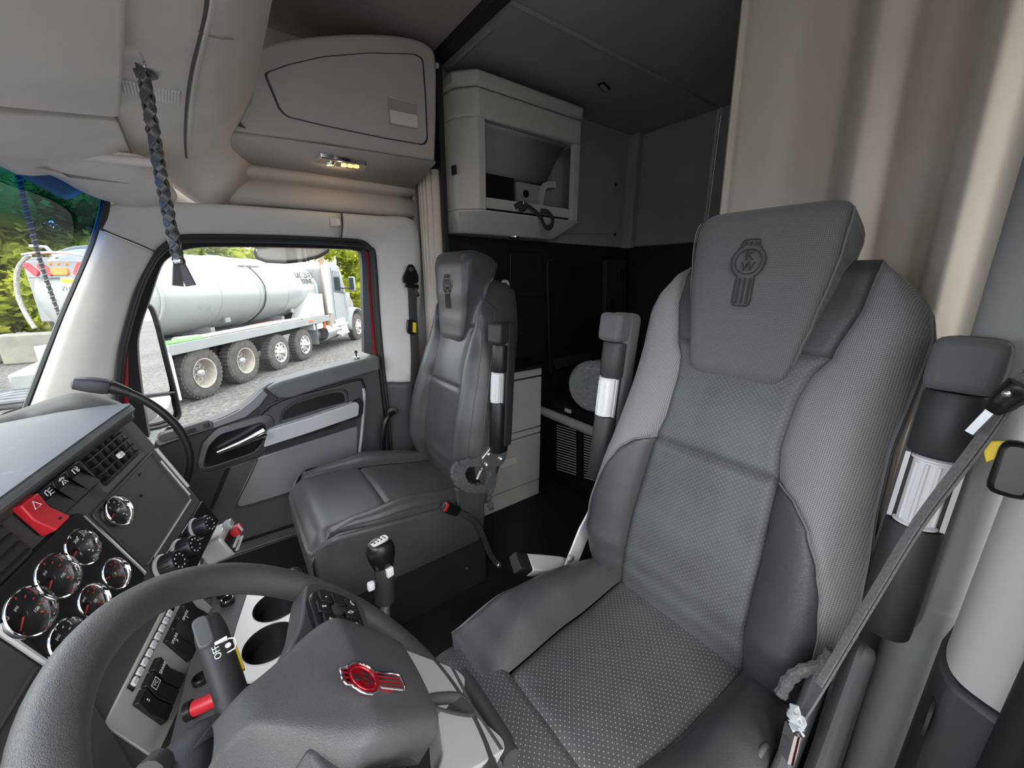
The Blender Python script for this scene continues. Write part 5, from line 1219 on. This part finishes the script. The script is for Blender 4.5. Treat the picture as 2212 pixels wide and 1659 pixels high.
# ---- passenger shoulder belt
pbt = thing('passenger_seat_belt', V(1.70, -.70, -.45), 'black shoulder belt and guide loop on passenger side pillar', 'belt')
PFm = Frame((1.705, 0, 0), (0, -1, 0), (0, 0, 1))
def pf_(u, v): p = ax(u, v, 1.705); return (-p.y, p.z)
obj('pillar_slot', MB().poly(PFm, [pf_(*p) for p in ((876, 572), (894, 572), (902, 640), (900, 800), (888, 812), (882, 640), (872, 612))], -.012, .004, .012), M['shelf'], pbt, bevel=.002)
obj('guide_plate', MB().poly(PFm, [pf_(*p) for p in ((880, 571), (890, 571), (902, 595), (902, 612), (868, 612), (867, 600))], .004, .016, .012), M['gloss'], pbt, bevel=.004)
obj('guide_bolt', MB().lathe([(.012, .016), (.012, .022), (.006, .026)], PFm.sub(*pf_(885, 582)), 14), M['charcoal'], pbt)
obj('guide_loop', MB().tube([PFm(*pf_(873, 615), .014), PFm(*pf_(900, 620), .014)], .011, 10), M['gloss'], pbt)
obj('tongue', MB().tube([PFm(*pf_(892, 622), .020), PFm(*pf_(899, 640), .022)], .002, wide=.008, normal=V(-1, 0, 0)), M['chrome'], pbt)
obj('webbing', MB().tube(spline([PFm(*pf_(888, 618), .012), PFm(*pf_(890, 680), .012), PFm(*pf_(894, 760), .012), PFm(*pf_(893, 830), .012)], 4), .0015, wide=.020, normal=V(-1, 0, 0)), M['belt'], pbt)
obj('latch_body', MB().poly(PFm, [pf_(*p) for p in ((875, 690), (890, 690), (890, 722), (877, 720), (874, 710))], .014, .030, .006), M['gloss'], pbt, bevel=.003)
obj('yellow_label', MB().poly(PFm, [pf_(*p) for p in ((886, 695), (893, 696), (893, 717), (886, 716))], .026, .0315, .001), M['yellow'], pbt)
gh = thing('grab_handle', ax(845, 890, 1.72), 'black curved grab handle on lower pillar beside passenger seat', 'handle')
obj('bar', MB().tube(spline([ax(850, 890, 1.71), ax(838, 900, 1.695), ax(829, 925, 1.69), ax(827, 960, 1.69), ax(830, 1000, 1.69)], 6), .013, 12), M['gloss'], gh)
obj('mount', MB().lathe([(.024, 0), (.022, .008), (.016, .012)], Frame(ax(848, 889, 1.712), (0, -1, 0), (0, 0, 1)), 18), M['doormid'], gh)
# sill step seen under the passenger cushion
ss = struct('trim_10', 'ribbed metal door sill step under the passenger seat front', 'trim', MB().box((1.72, -.12, FL + .08), (.10, .70, .16)), M['black'], bevel=.01)
for k in range(5): obj('rib', MB().box((1.672 + k * .012, -.12, FL + .162), (.005, .66, .006)), M['steel'], ss)

# ================================================================ OUTSIDE
GZ = -2.40
def ground_mat():
    m, nt, b = nodes('gravel_yard'); co = coords(nt)
    v = nt.nodes.new('ShaderNodeTexVoronoi'); v.inputs['Scale'].default_value = 16; nt.links.new(co, v.inputs['Vector'])
    n1 = noise(nt, co, .35, 5); n2 = noise(nt, co, 9, 4)
    f = math_(nt, 'ADD', math_(nt, 'MULTIPLY', v.outputs['Distance'], .5), math_(nt, 'ADD', math_(nt, 'MULTIPLY', n1, .5), math_(nt, 'MULTIPLY', n2, .35)))
    c = ramp(nt, f, [(.40, (.045, .043, .041)), (.62, (.10, .095, .09)), (.85, (.17, .158, .145))])
    nt.links.new(c, b.inputs['Base Color']); b.inputs['Roughness'].default_value = .95
    bump(nt, b, v.outputs['Distance'], .5, .02); return m
M.update(gravel=ground_mat(),
    tank=mat('white_tank_paint', (.29, .30, .30), .35, var=.05, vscale=1.2, dirt=((.23, .25, .21), .58, 1.4)),
    twhite=mat('white_truck_paint', (.25, .26, .26), .35, var=.05, vscale=2),
    tyre=mat('dusty_tyre', (.075, .069, .063), .9, var=.3, vscale=8, grain=.6, gscale=60, gdist=.01),
    rimw=mat('dirty_steel_wheel', (.36, .33, .29), .6, var=.15, vscale=8),
    rima=mat('aluminium_wheel', (.66, .65, .62), .35, .6, var=.1, vscale=10),
    chassis=mat('black_chassis', (.03, .03, .032), .7, var=.3, vscale=4),
    flap=mat('grey_mud_flap', (.16, .17, .18), .8, var=.2, vscale=5),
    rust=mat('rusty_exhaust', (.34, .24, .17), .6, .3, var=.3, vscale=9),
    hose=mat('green_hose', (.16, .36, .12), .6, var=.2), hosegrey=mat('grey_hose', (.36, .35, .32), .8, var=.3, vscale=20), hosered=mat('faded_red_hose', (.40, .18, .15), .8, var=.25, vscale=20),
    lightred=mat('red_lens', (.60, .02, .03), .2), amber=mat('amber_lens', (.80, .22, .03), .2),
    concrete=mat('weathered_concrete', (.25, .24, .21), .95, var=.2, vscale=2.5, dirt=((.28, .29, .20), .55, 3)),
    bark=mat('bark', (.12, .09, .07), .9, var=.3, vscale=8), orange=mat('orange_marker', (.7, .12, .03), .5),
    mirror=mat('mirror_glass', (.92, .93, .94), .015, 1.0, var=.0), mirrorback=mat('reflected_ground_tone', (.72, .68, .63), .6, var=.1, vscale=12),  # look-down mirror's pale tone has reflected ground put into the colour
    plateglass=mat('dark_cab_glass', (.03, .04, .045), .08, var=.1))
def leaf_mat(name, c1, c2, c3):
    m, nt, b = nodes(name); oi = nt.nodes.new('ShaderNodeObjectInfo')
    n = noise(nt, coords(nt), 1.1, 4, .7)
    c = ramp(nt, n, [(.3, c1), (.5, c2), (.72, c3)]); nt.links.new(c, b.inputs['Base Color']); b.inputs['Roughness'].default_value = .65
    b.inputs['Specular IOR Level'].default_value = .25
    tr = nt.nodes.new('ShaderNodeBsdfTranslucent'); nt.links.new(c, tr.inputs[0]); mx = nt.nodes.new('ShaderNodeMixShader'); mx.inputs[0].default_value = .4
    nt.links.new(b.outputs[0], mx.inputs[1]); nt.links.new(tr.outputs[0], mx.inputs[2]); nt.links.new(mx.outputs[0], nt.nodes['Material Output'].inputs[0]); return m
LM = [leaf_mat('yellow_green_leaves', (.16, .21, .02), (.34, .38, .035), (.46, .46, .07)), leaf_mat('fresh_green_leaves', (.10, .16, .02), (.22, .29, .035), (.36, .38, .06)), leaf_mat('deep_green_leaves', (.05, .10, .02), (.12, .19, .03), (.22, .27, .045))]
gnd = tag(obj('ground', MB().add([V(-70, -70, GZ), V(90, -70, GZ), V(90, 70, GZ), V(-70, 70, GZ)], [(0, 1, 2, 3)]), M['gravel']), 'grey gravel yard where the trucks are parked', 'ground', kind='structure')

# ---- trees and bushes behind the yard
def tree_mesh(nm, seed, R, H, n, m, leaf=.16):
    rnd = random.Random(seed); mb = MB(); blobs = []
    for k in range(26):
        a = rnd.uniform(0, 6.283); rr = R * math.sqrt(rnd.random()) * .8; z = H * (.12 + .80 * rnd.random()); s = 1 - abs(z / H - .45) * .9
        blobs.append((V(math.cos(a) * rr * s, math.sin(a) * rr * s, z), R * rnd.uniform(.26, .42)))
    vs, fs = [], []
    for i in range(n):
        c, r = rnd.choice(blobs); d = V(rnd.gauss(0, 1), rnd.gauss(0, 1), rnd.gauss(0, 1)).normalized()
        p = c + d * r * rnd.uniform(.75, 1.05); s = leaf * rnd.uniform(.6, 1.3)
        t = V(rnd.gauss(0, 1), rnd.gauss(0, 1), rnd.gauss(0, .6)).normalized(); q = t.cross(d + V(.2 * rnd.random(), .2, .3)); q.normalize()
        o = len(vs); vs += [p - t * s, p + q * s * .45, p + t * s, p - q * s * .45]; fs.append((o, o + 1, o + 2, o + 3))
    mb.add(vs, fs)
    core = MB()
    for c, r in blobs: core.ball(c, r * .78, 8, 6)
    return mb, core
tree_kinds = []
for k, (R, H, n) in enumerate(((2.6, 6.5, 5200), (2.3, 5.2, 4600), (2.9, 7.5, 5600))):
    mb, core = tree_mesh('crown', 11 + k, R, H, n, None); tree_kinds.append((mb, core, H))
TREES = [  # x, y, kind, leaf colour, scale, label
    (20.5, 6.0, 1, 0, 1.0, 'yellow-green bush nearest the rear of the tank'), (24.5, 8.0, 2, 2, 1.0, 'tall dark green tree at the upper edge of the windscreen'),
    (22.5, 4.4, 0, 1, .95, 'fresh green tree standing behind tail of the tank'), (26.5, 4.6, 2, 2, 1.0, 'deep green tree in the second row behind tail of tank'),
    (24.0, 1.8, 0, 1, .90, 'green tree rising behind the middle of the tank'), (25.5, -.8, 1, 0, 1.0, 'yellow-green tree rising above the tank hatch'),
    (25.5, -3.6, 0, 0, 1.0, 'bright yellow-green tree behind front end of the tank'), (27.0, -6.4, 2, 0, .95, 'bright yellow-green tree behind the exhaust stack'),
    (26.0, -9.0, 1, 0, 1.05, 'yellow-green tree beyond the tanker cab'), (29.5, -11.5, 2, 1, 1.0, 'green tree past the tanker bonnet')]
made = {}
for (x, y, k, c, s, lab) in TREES:
    t = thing('tree', V(x, y, GZ), lab, 'tree', 'trees and bushes behind the yard'); t.scale = (s, s, s); t.rotation_euler.z = (x * 7 + y * 3) % 6.28
    mb, core, H = tree_kinds[k]
    if (k, c) not in made:
        a = obj('foliage', mb, LM[c], t, smooth=0, loc=V(x, y, GZ)); a['kind'] = 'stuff'
        b = obj('inner_foliage', core, LM[c], t, loc=V(x, y, GZ)); b['kind'] = 'stuff'
        w = obj('trunk', MB().tube([V(0, 0, -.05), V(.1, .05, H * .3), V(.0, .1, H * .6)], [.20, .15, .08], 8), M['bark'], t, loc=V(x, y, GZ))
        made[(k, c)] = (a.data, b.data, w.data)
    else:
        for nm, me in zip(('foliage', 'inner_foliage', 'trunk'), made[(k, c)]):
            o = obj(nm, None, None, t, loc=V(x, y, GZ), mesh=me)
            if nm != 'trunk': o['kind'] = 'stuff'
for k, (x, y, lab) in enumerate(((17.6, 4.3, 'weathered concrete barrier block below the bushes'), (17.9, 6.5, 'second weathered concrete barrier block at the windscreen edge'))):
    tag(obj('concrete_barrier', MB().loft([[V(x - .30, y - 1.0, GZ), V(x + .30, y - 1.0, GZ), V(x + .30, y + 1.0, GZ), V(x - .30, y + 1.0, GZ)], [V(x - .27, y - 1.0, GZ + .85), V(x + .27, y - 1.0, GZ + .85), V(x + .27, y + 1.0, GZ + .85), V(x - .27, y + 1.0, GZ + .85)]]), M['concrete'], bevel=.05), lab, 'barrier')

# ---- tanker truck
TF = Frame(V(9.974, .496, GZ), (.798, -.602, 0), (.602, .798, 0))     # x to its front, y to its far side
tk = thing('tanker_truck', TF(3, 1.2, 0), 'white brine tanker truck parked alongside with dusty wheels', 'truck')
CZ, CN, RZ, RN = 2.08, 1.22, .86, 1.14
def tloop(d, k, n=40): return [TF(d, CN + RN * k * math.cos(2 * math.pi * j / n), CZ + RZ * k * math.sin(2 * math.pi * j / n)) for j in range(n)]
obj('tank', MB().loft([tloop(-.80, .08), tloop(-.79, .35), tloop(-.75, .65), tloop(-.68, .86), tloop(-.58, .96), tloop(-.45, 1)] + [tloop(d, 1) for d in (0, 1, 2, 3, 4, 5)] + [tloop(5.25, 1), tloop(5.36, .96), tloop(5.44, .86), tloop(5.50, .6), tloop(5.52, .1)]), M['tank'], tk, smooth=40)
for d in (-.50, 2.35, 5.1): obj('tank_band', MB().tube(tloop(d, 1.003), .03, 6, closed=True), M['tank'], tk)
for d in (1.0, 3.6): obj('weld_seam', MB().tube(tloop(d, 1.001), .012, 6, closed=True), M['tank'], tk)
dk_ = obj('deck', MB().box((2.42, 1.2, 1.12), (6.3, 2.46, .14), TF), M['twhite'], tk, bevel=.02)
obj('deck_rail', MB().box((2.42, -.02, 1.12), (6.3, .03, .20), TF), M['twhite'], tk, bevel=.01)
obj('chassis_rail', MB().box((3.9, .80, .86), (9.4, .10, .28), TF), M['chassis'], tk); obj('chassis_rail', MB().box((3.9, 1.60, .86), (9.4, .10, .28), TF), M['chassis'], tk)
for d, h in ((.9, .2), (3.6, .2)):
    obj('tank_saddle', MB().box((d, CN, 1.24), (.12, 1.7, .22), TF), M['twhite'], tk)
    obj('saddle_tab', MB().box((d + .4, CN - RN * .80, CZ - RZ * .70), (.16, .05, .10), TF), M['twhite'], tk)
def wheel(d, n, r, w, rim, front=False, spokes=10):
    f = Frame(TF(d, n, r), TF.x, V(0, 0, 1), TF.y * -1)     # z points at the viewer side
    pr = [(r * .56, -w / 2), (r * .80, -w / 2 - .01), (r * .95, -w / 2 + .02), (r, -w / 2 + .06), (r, w / 2 - .06), (r * .95, w / 2 - .02), (r * .80, w / 2 + .01), (r * .56, w / 2)]
    ty = obj('wheel', MB().lathe(pr, f, 40, cap=False), M['tyre'], tk, smooth=30)
    for k in range(36):
        an = 2 * math.pi * k / 36
        if front is None: break
        obj('tread_block', MB().box((0, 0, 0), (.045, .030, w * .74), Frame(f(r * math.cos(an), r * math.sin(an), 0), V(0, 0, 0) + f.x * -math.sin(an) + f.y * math.cos(an), f.x * math.cos(an) + f.y * math.sin(an))), M['tyre'], ty)
    rr = r * .57
    if rim == 'deep':
        obj('rim', MB().lathe([(rr, w / 2), (rr * 1.03, w / 2 + .015), (rr * .95, w / 2 + .01), (rr * .90, w / 2 - .05), (rr * .84, w / 2 - .20), (rr * .50, w / 2 - .21), (rr * .42, w / 2 - .14), (rr * .1, w / 2 - .13)], f, 32, cap=False), M['rimw'], ty)
        hh = w / 2 - .13
    else:
        obj('rim', MB().lathe([(rr, w / 2), (rr * 1.03, w / 2 + .015), (rr * .95, w / 2 + .012), (rr * .88, w / 2 - .02), (rr * .60, w / 2 + .0), (rr * .42, w / 2 + .03), (rr * .1, w / 2 + .035)], f, 32, cap=False), M['rima'], ty)
        hh = w / 2 + .035
        for k in range(spokes):
            an = 2 * math.pi * k / spokes; obj('hand_hole', MB().lathe([(.030, 0), (.030, .012)], f.sub(rr * .74 * math.cos(an), rr * .74 * math.sin(an), w / 2 - .012), 10), M['chassis'], ty)
    obj('hub', MB().lathe([(rr * .34, hh - .02), (rr * .32, hh + .05), (rr * .20, hh + .09), (rr * .05, hh + .095)], f, 16), M['steel'], ty)
    for k in range(8):
        an = 2 * math.pi * k / 8; obj('wheel_nut', MB().lathe([(.018, hh), (.016, hh + .05)], f.sub(rr * .46 * math.cos(an), rr * .46 * math.sin(an)), 6), M['steel'], ty)
for d, r in ((0, .525), (1.25, .525)):
    wheel(d, .15, r, .28, 'deep'); wheel(d, .50, r, .28, 'deep', None); wheel(d, 2.25, r, .28, 'alu', None)
for d in (2.62, 3.88): wheel(d, .13, .47, .26, 'alu'); wheel(d, 2.27, .47, .26, 'alu', None)
wheel(8.0, .14, .525, .29, 'alu'); wheel(8.0, 2.26, .525, .29, 'alu', None)
obj('mud_flap', MB().box((4.75, .32, .72), (.03, .62, .78), TF), M['flap'], tk, bevel=.01)
obj('rear_flap', MB().box((-.72, .18, .62), (.04, .42, .92), TF), M['silver'], tk, bevel=.01)
obj('tool_box', MB().poly(Frame(TF(0, -.0, 0), TF.x, V(0, 0, 1), TF.y * -1), [(4.05, 1.22), (5.35, 1.22), (5.35, 1.92), (4.62, 1.95)], -.42, .0), M['silver'], tk, bevel=.015)
obj('box_under', MB().box((4.95, .30, .95), (.62, .5, .30), TF), M['silver'], tk, bevel=.02)
obj('frame_gear', MB().box((2.0, .9, .66), (3.6, .5, .36), TF).box((5.9, .8, .62), (.7, .9, .5), TF), M['chassis'], tk)
# hoses lying on the deck
hp = [TF(d, n, 1.24) for d, n in ((.2, .14), (-.2, .30), (-.1, .10), (.5, .08), (1.4, .10), (2.2, .07), (3.2, .09), (3.9, .07))]
obj('suction_hose', MB().tube(spline(hp, 6), .055, 8), M['hosegrey'], tk)
obj('green_hose', MB().tube(spline([TF(d, n, 1.23) for d, n in ((-.6, .12), (.0, .05), (.6, .16))], 6), .05, 8), M['hose'], tk)
obj('green_hose', MB().tube(spline([TF(d, n, 1.23) for d, n in ((3.3, .10), (3.9, .14), (4.4, .10))], 6), .05, 8), M['hose'], tk)
obj('red_hose', MB().tube(spline([TF(d, n, 1.27) for d, n in ((1.6, .10), (2.4, .16), (3.2, .10))], 6), .035, 8), M['hosered'], tk)
# sight tube and grab bar on the tank side
def on_tank(d, ang, k=1.01): return TF(d, CN - RN * k * math.cos(math.radians(ang)), CZ + RZ * k * math.sin(math.radians(ang)))
obj('drain_line', MB().tube(spline([on_tank(2.5, a, 1.02) for a in (44, 20, 0, -25, -50, -62)], 5), .016, 6), M['chassis'], tk)
obj('light_bar', MB().tube([on_tank(2.1, 47, 1.04), on_tank(2.95, 47, 1.04)], .035, 8), M['chrome'], tk)
obj('hand_rail', MB().tube([TF(.4, CN, 3.02), TF(.4, CN - .25, 3.10), TF(1.3, CN - .25, 3.10), TF(1.3, CN, 3.02)], .02, 6), M['steel'], tk)
obj('hatch', MB().lathe([(.32, .0), (.32, .12), (.26, .15), (.05, .17)], Frame(TF(.85, CN, CZ + RZ - .02), (1, 0, 0), (0, 1, 0)), 20), M['steel'], tk)
lf_ = Frame(on_tank(4.72, 22, 1.012), TF.x, V(.12, .16, 1)); lf_ = Frame(lf_.o, TF.x, V(.602 * .3, .798 * .3, .95))
text('tank_lettering', 'UIC 25-7.5\nBRINE', lf_, .23, M['ink'], tk, .004)
# rear end: light bar, lenses, plate
RFm = Frame(TF(-.83, CN + .22, CZ), TF.y * -1, V(0, 0, 1), TF.x * -1)      # z to the rear
obj('rear_light_board', MB().poly(RFm, [(-.62, .33), (.78, .33), (.74, .62), (-.56, .62)], -.06, .0), M['twhite'], tk, bevel=.015)
for x in (-.48, -.24): obj('tail_lens', MB().rrect(RFm.sub(x, .475, 0, -.75), 0, 0, .26, .11, -.005, .03, .05), M['lightred'], tk, bevel=.008)
for x in (.34, .60): obj('tail_lens', MB().rrect(RFm.sub(x, .475, 0, .95), 0, 0, .26, .11, -.005, .03, .05), M['lightred'], tk, bevel=.008)
obj('amber_lens', MB().rrect(RFm, .0, .44, .30, .12, -.005, .03, .05), M['amber'], tk, bevel=.008)
for x in (-.14, 0, .14): obj('marker_lens', MB().lathe([(.03, 0), (.02, .02)], RFm.sub(x, .57, .0), 10), M['amber'], tk)
npl = obj('number_plate', MB().rrect(RFm.sub(.16, .15, 0, -.06), 0, 0, .40, .36, -.01, .012, .02), M['white'], tk, bevel=.004)
obj('plate_band', MB().rrect(RFm.sub(.16, .28, 0, -.06), 0, 0, .36, .07, .010, .016, .01), M['yellow'], npl)
obj('plate_band', MB().rrect(RFm.sub(.16, .02, 0, -.06), 0, 0, .36, .04, .010, .016, .01), M['yellow'], npl)
text('plate_lettering', 'ZH01134', RFm.sub(.16, .14, .013, -.06), .11, M['ink'], npl, .002)
text('tank_number', '37-1201', RFm.sub(.22, -.18, .03), .20, M['ink'], tk, .003)
obj('rear_rail', MB().tube(spline([RFm(-.55, .72, .02), RFm(-.2, .74, .10), RFm(.3, .74, .10), RFm(.5, .70, .02)], 5), .02, 6), M['chrome'], tk)
obj('rear_rail', MB().tube([RFm(-.45, .86, -.05), RFm(-.10, .84, .02), RFm(.05, .66, .04)], .025, 6), M['steel'], tk)
obj('rear_hose', MB().tube(spline([RFm(-.60, .72, -.12), RFm(-.88, .48, -.12), RFm(-1.06, .10, -.15), RFm(-1.05, -.25, -.15), RFm(-.92, -.55, -.12)], 6), .035, 8), M['hosegrey'], tk)
obj('rear_bumper', MB().box((-.75, 1.2, .70), (.10, 2.2, .22), TF), M['twhite'], tk, bevel=.02)
obj('rear_lamp_box', MB().box((-.60, 2.30, 1.05), (.28, .35, .30), TF), M['silver'], tk, bevel=.02)
# day cab
SB = Frame(TF(0, .12, 0), TF.x, V(0, 0, 1), TF.y * -1)
cabp = [(5.95, .75), (5.95, 2.75), (6.15, 2.95), (6.85, 2.98), (7.15, 2.80), (7.45, 2.05), (8.55, 1.72), (8.75, 1.35), (8.72, .75)]
obj('cab_body', MB().poly(SB, cabp[:5] + [(7.45, 2.05), (7.45, .75)], -2.15, 0, .06), M['twhite'], tk, bevel=.06, seg=3)
obj('bonnet', MB().poly(SB, [(7.40, .80), (7.40, 2.04), (8.45, 1.80), (8.80, 1.45), (8.80, .80)], -1.75, -.30, .10), M['twhite'], tk, bevel=.12, seg=4)
fa = [TF(8.0 + .70 * math.cos(a), -.03, .56 + .72 * math.sin(a)) for a in [math.radians(k) for k in range(-8, 200, 13)]]
obj('wing', MB().sheet([[p for p in fa], [p + TF.y * .55 + V(0, 0, .10) for p in fa]]), M['twhite'], tk, solid=.05)
obj('wing_skirt', MB().poly(SB, [(6.95, .62), (7.32, .62), (7.34, 1.10), (7.55, 1.32), (7.30, 1.36), (6.95, 1.30)], -.3, -.02, .04), M['twhite'], tk, bevel=.03)
obj('cab_window', MB().poly(SB, [(6.45, 1.95), (7.28, 1.85), (7.02, 2.66), (6.50, 2.70)], -.01, .012, .06), M['plateglass'], tk, bevel=.005)
obj('door_gap', MB().poly(SB, [(6.36, .95), (6.375, .95), (6.42, 2.78), (6.40, 2.78)], -.01, .006), M['chassis'], tk)
for k in range(2): obj('step', MB().box((6.65, .10, .45 + k * .34), (.75, .30, .06), TF), M['rima'], tk, bevel=.01)
obj('step_panel', MB().poly(SB, [(6.25, .95), (7.0, 1.0), (7.25, .42), (6.60, .30)], .0, .05, .03), M['silver'], tk, bevel=.01)
for k in range(7): obj('step_hole', MB().rrect(SB.sub(6.50 + .08 * k, .72 + .01 * k, .05), 0, 0, .05, .025, 0, .006, .01), M['chassis'], tk)
obj('fuel_tank', MB().lathe([(.28, -.5), (.30, -.47), (.30, .47), (.28, .5)], Frame(TF(5.95, .28, .62), TF.y, V(0, 0, 1), TF.x), 24), M['chrome'], tk)
obj('exhaust_stack', MB().tube([TF(5.80, .10, .72), TF(5.80, .10, 2.2), TF(5.80, .10, 3.25), TF(5.72, .10, 3.42)], [.095, .095, .075, .075], 14), M['rust'], tk)
obj('stack_shield', MB().tube([TF(5.80, .05, 1.25), TF(5.80, .05, 2.85)], .115, 14), M['rima'], tk)
obj('air_cleaner', MB().tube([TF(7.42, .10, 1.35), TF(7.42, .10, 1.9)], .13, 14), M['chrome'], tk)
obj('mirror_arm', MB().tube([TF(7.20, .10, 2.05), TF(7.36, -.14, 2.08)], .025, 8), M['chassis'], tk)
obj('wing_mirror', MB().rrect(Frame(TF(7.40, -.18, 2.22), TF.y * -1, V(0, 0, 1), TF.x * -1), 0, 0, .22, .52, -.06, .05, .05), M['twhite'], tk, bevel=.03)
obj('mirror_face', MB().rrect(Frame(TF(7.40, -.18, 2.22), TF.y * -1, V(0, 0, 1), TF.x * -1), 0, 0, .17, .44, .05, .056, .04), M['plateglass'], tk)
obj('marker_lamp', MB().box((4.35, -.04, 1.13), (.20, .03, .07), TF), M['orange'], tk, bevel=.01)
obj('reflector', MB().box((5.30, .02, .98), (.05, .06, .40), TF), M['orange'], tk, bevel=.01)

# ---- white box truck glimpsed behind the tanker tail, and a flatbed close by
wt = thing('white_trailer', V(15.5, 1.75, GZ), 'white trailer with landing gear glimpsed past tanker tail', 'trailer')
WT = Frame(V(15.6, 1.55, GZ), (.25, .97, 0), (-.97, .25, 0))
obj('trailer_body', MB().box((1.2, -.8, 2.1), (2.8, 1.6, 1.7), WT), M['twhite'], wt, bevel=.03)
obj('trailer_frame', MB().box((1.2, -.8, 1.1), (2.8, 1.0, .26), WT), M['chassis'], wt)
obj('air_tank', MB().tube([WT(.1, .0, .80), WT(.95, .0, .80)], .24, 16), M['silver'], wt)
for k in (0.2, 1.9): obj('trailer_wheel', MB().lathe([(.28, -.14), (.45, -.14), (.50, -.08), (.50, .08), (.45, .14), (.28, .14)], Frame(WT(k, .05, .5), WT.x, V(0, 0, 1)), 28), M['tyre'], wt)
fb = thing('flatbed_truck', V(7.0, 2.2, GZ), 'rear corner of a flatbed truck with black ribbed mudguard', 'truck')
fc = ax(35, 905, 6.2)
arc = [V(6.2, fc.y + .95 * math.cos(a), GZ + .50 + .62 * math.sin(a)) for a in [math.radians(k) for k in range(0, 181, 12)]]
obj('mudguard', MB().sheet([arc, [p + V(.65, 0, 0) for p in arc]]), M['chassis'], fb, solid=.04)
for k in range(4): obj('mudguard_rib', MB().tube([p + V(.08 + .16 * k, 0, .03) for p in arc], .025, 6), M['flap'], fb)
obj('frame_side', MB().box((6.5, fc.y - .55, GZ + .62), (1.0, .9, .30)), M['flap'], fb, bevel=.02)
obj('bed_corner', MB().box((7.4, fc.y - .25, GZ + 1.25), (1.2, .8, .20)), M['twhite'], fb, bevel=.03)
obj('rear_wheel', MB().lathe([(.26, -.16), (.44, -.16), (.50, -.10), (.50, .10), (.44, .16), (.26, .16)], Frame(V(6.55, fc.y, GZ + .50), (0, 1, 0), (0, 0, 1)), 32), M['tyre'], fb)
obj('hub_cap', MB().lathe([(.26, -.10), (.24, -.14), (.08, -.18)], Frame(V(6.55, fc.y, GZ + .50), (0, 1, 0), (0, 0, 1)), 20), M['rimw'], fb)

# ---- own mirrors and aerial
mr = thing('side_mirror', ax(345, 800, 2.10), 'tall black passenger side mirror with separate convex lower glass', 'mirror')
MF = Frame(ax(345, 790, 2.10), V(.80, -.60, 0), V(0, .04, 1)); 
if MF.z.dot(-MF.o) < 0: MF = Frame(MF.o, -MF.x, MF.y)
def mq(u, v, c=0.0): return MF.px(u, v, c)
ho_ = [mq(*p) for p in ((268, 660), (322, 656), (338, 700), (360, 790), (378, 860), (385, 895), (378, 908), (345, 922), (300, 930), (270, 930))]
obj('housing', MB().poly(MF, ho_, -.06, .0, .03), M['black'], mr, bevel=.01)
obj('housing_rim', MB().tube([MF(p.x, p.y, .004) for p in fillet([V(*p, 0) for p in ho_], .03)], .010, 8, closed=True), M['black'], mr)
obj('glass_divider', MB().tube([MF(*mq(268, 860), .006), MF(*mq(372, 848), .006)], .007, 8), M['black'], mr)
obj('flat_glass', MB().poly(MF, [mq(*p) for p in ((272, 668), (319, 664), (334, 706), (355, 792), (366, 846), (300, 856), (272, 858))], .0, .004, .015), M['mirror'], mr)
cg = [mq(*p) for p in ((300, 862), (368, 852), (378, 892), (372, 903), (345, 914), (300, 922))]
cxy = V(sum(p[0] for p in cg) / 6, sum(p[1] for p in cg) / 6, 0)
lp = fillet([V(*p, 0) for p in cg], .015)
obj('convex_glass', MB().loft([[MF((cxy + (p - cxy) * t).x, (cxy + (p - cxy) * t).y, .004 + .020 * (1 - t * t)) for p in lp] for t in (1, .85, .65, .4, .15)]), M['mirror'], mr, smooth=80)
obj('bracket', MB().tube([MF(.0, -.28, -.03), MF(-.10, -.34, -.03), V(1.84, .34, -.60)], .02, 10), M['black'], mr)
dm = thing('look_down_mirror', ax(630, 545, 1.98), 'grey convex look-down mirror above the passenger window', 'mirror')
LDp = [ax(u, v, 1.98) for u, v in ((551, 534), (600, 530), (712, 533), (708, 543), (690, 554), (655, 563), (615, 567), (575, 565), (555, 558), (550, 545))]
obj('shell', MB().loft([[p for p in LDp], [p + V(.05, 0, .01) for p in LDp]]), M['mirrorback'], dm, bevel=.012, seg=3)  # even pale colour imitates the ground reflected in the mirror face
obj('bracket', MB().tube([ax(630, 530, 2.0), ax(630, 505, 1.93), ax(632, 500, 1.845)], .014, 8), M['charcoal'], dm)
obj('rim', MB().tube([p + V(-.003, 0, 0) for p in LDp], .006, 8, closed=True), M['charcoal'], dm)
an_ = thing('whip_aerial', ax(130, 690, 1.95), 'black spiral wrapped whip aerial outside the windscreen', 'aerial')
a0, a1 = ax(132, 692, 1.95), ax(40, 372, 1.95)
ap_ = [a0.lerp(a1, k / 20) + V(0, .008 * math.sin(k / 20 * 3), 0) for k in range(21)]
obj('rod', MB().tube(ap_, [.0045 + .0015 * (k / 20) for k in range(21)], 8), M['chassis'], an_)
obj('aerial_mount', MB().tube([a0, ax(165, 730, 1.93), ax(215, 760, 1.845)], .010, 8), M['chassis'], an_)
hx = []
for k in range(400):
    t = k / 399; c = a0.lerp(a1, t) + V(0, .008 * math.sin(t * 3), 0); r = .0050 + .0018 * t; an = t * 2 * math.pi * 26
    hx.append(c + V(r * math.cos(an), r * math.sin(an), 0))
obj('spiral_wrap', MB().tube(hx, .0020, 5), M['flap'], an_)

# ---------------------------------------------------------------- lift everything so the cab floor is z = 0
for o in list(COL.objects):
    if o.parent is None and o.type not in {'CAMERA', 'LIGHT'}: o.location.z += EYE
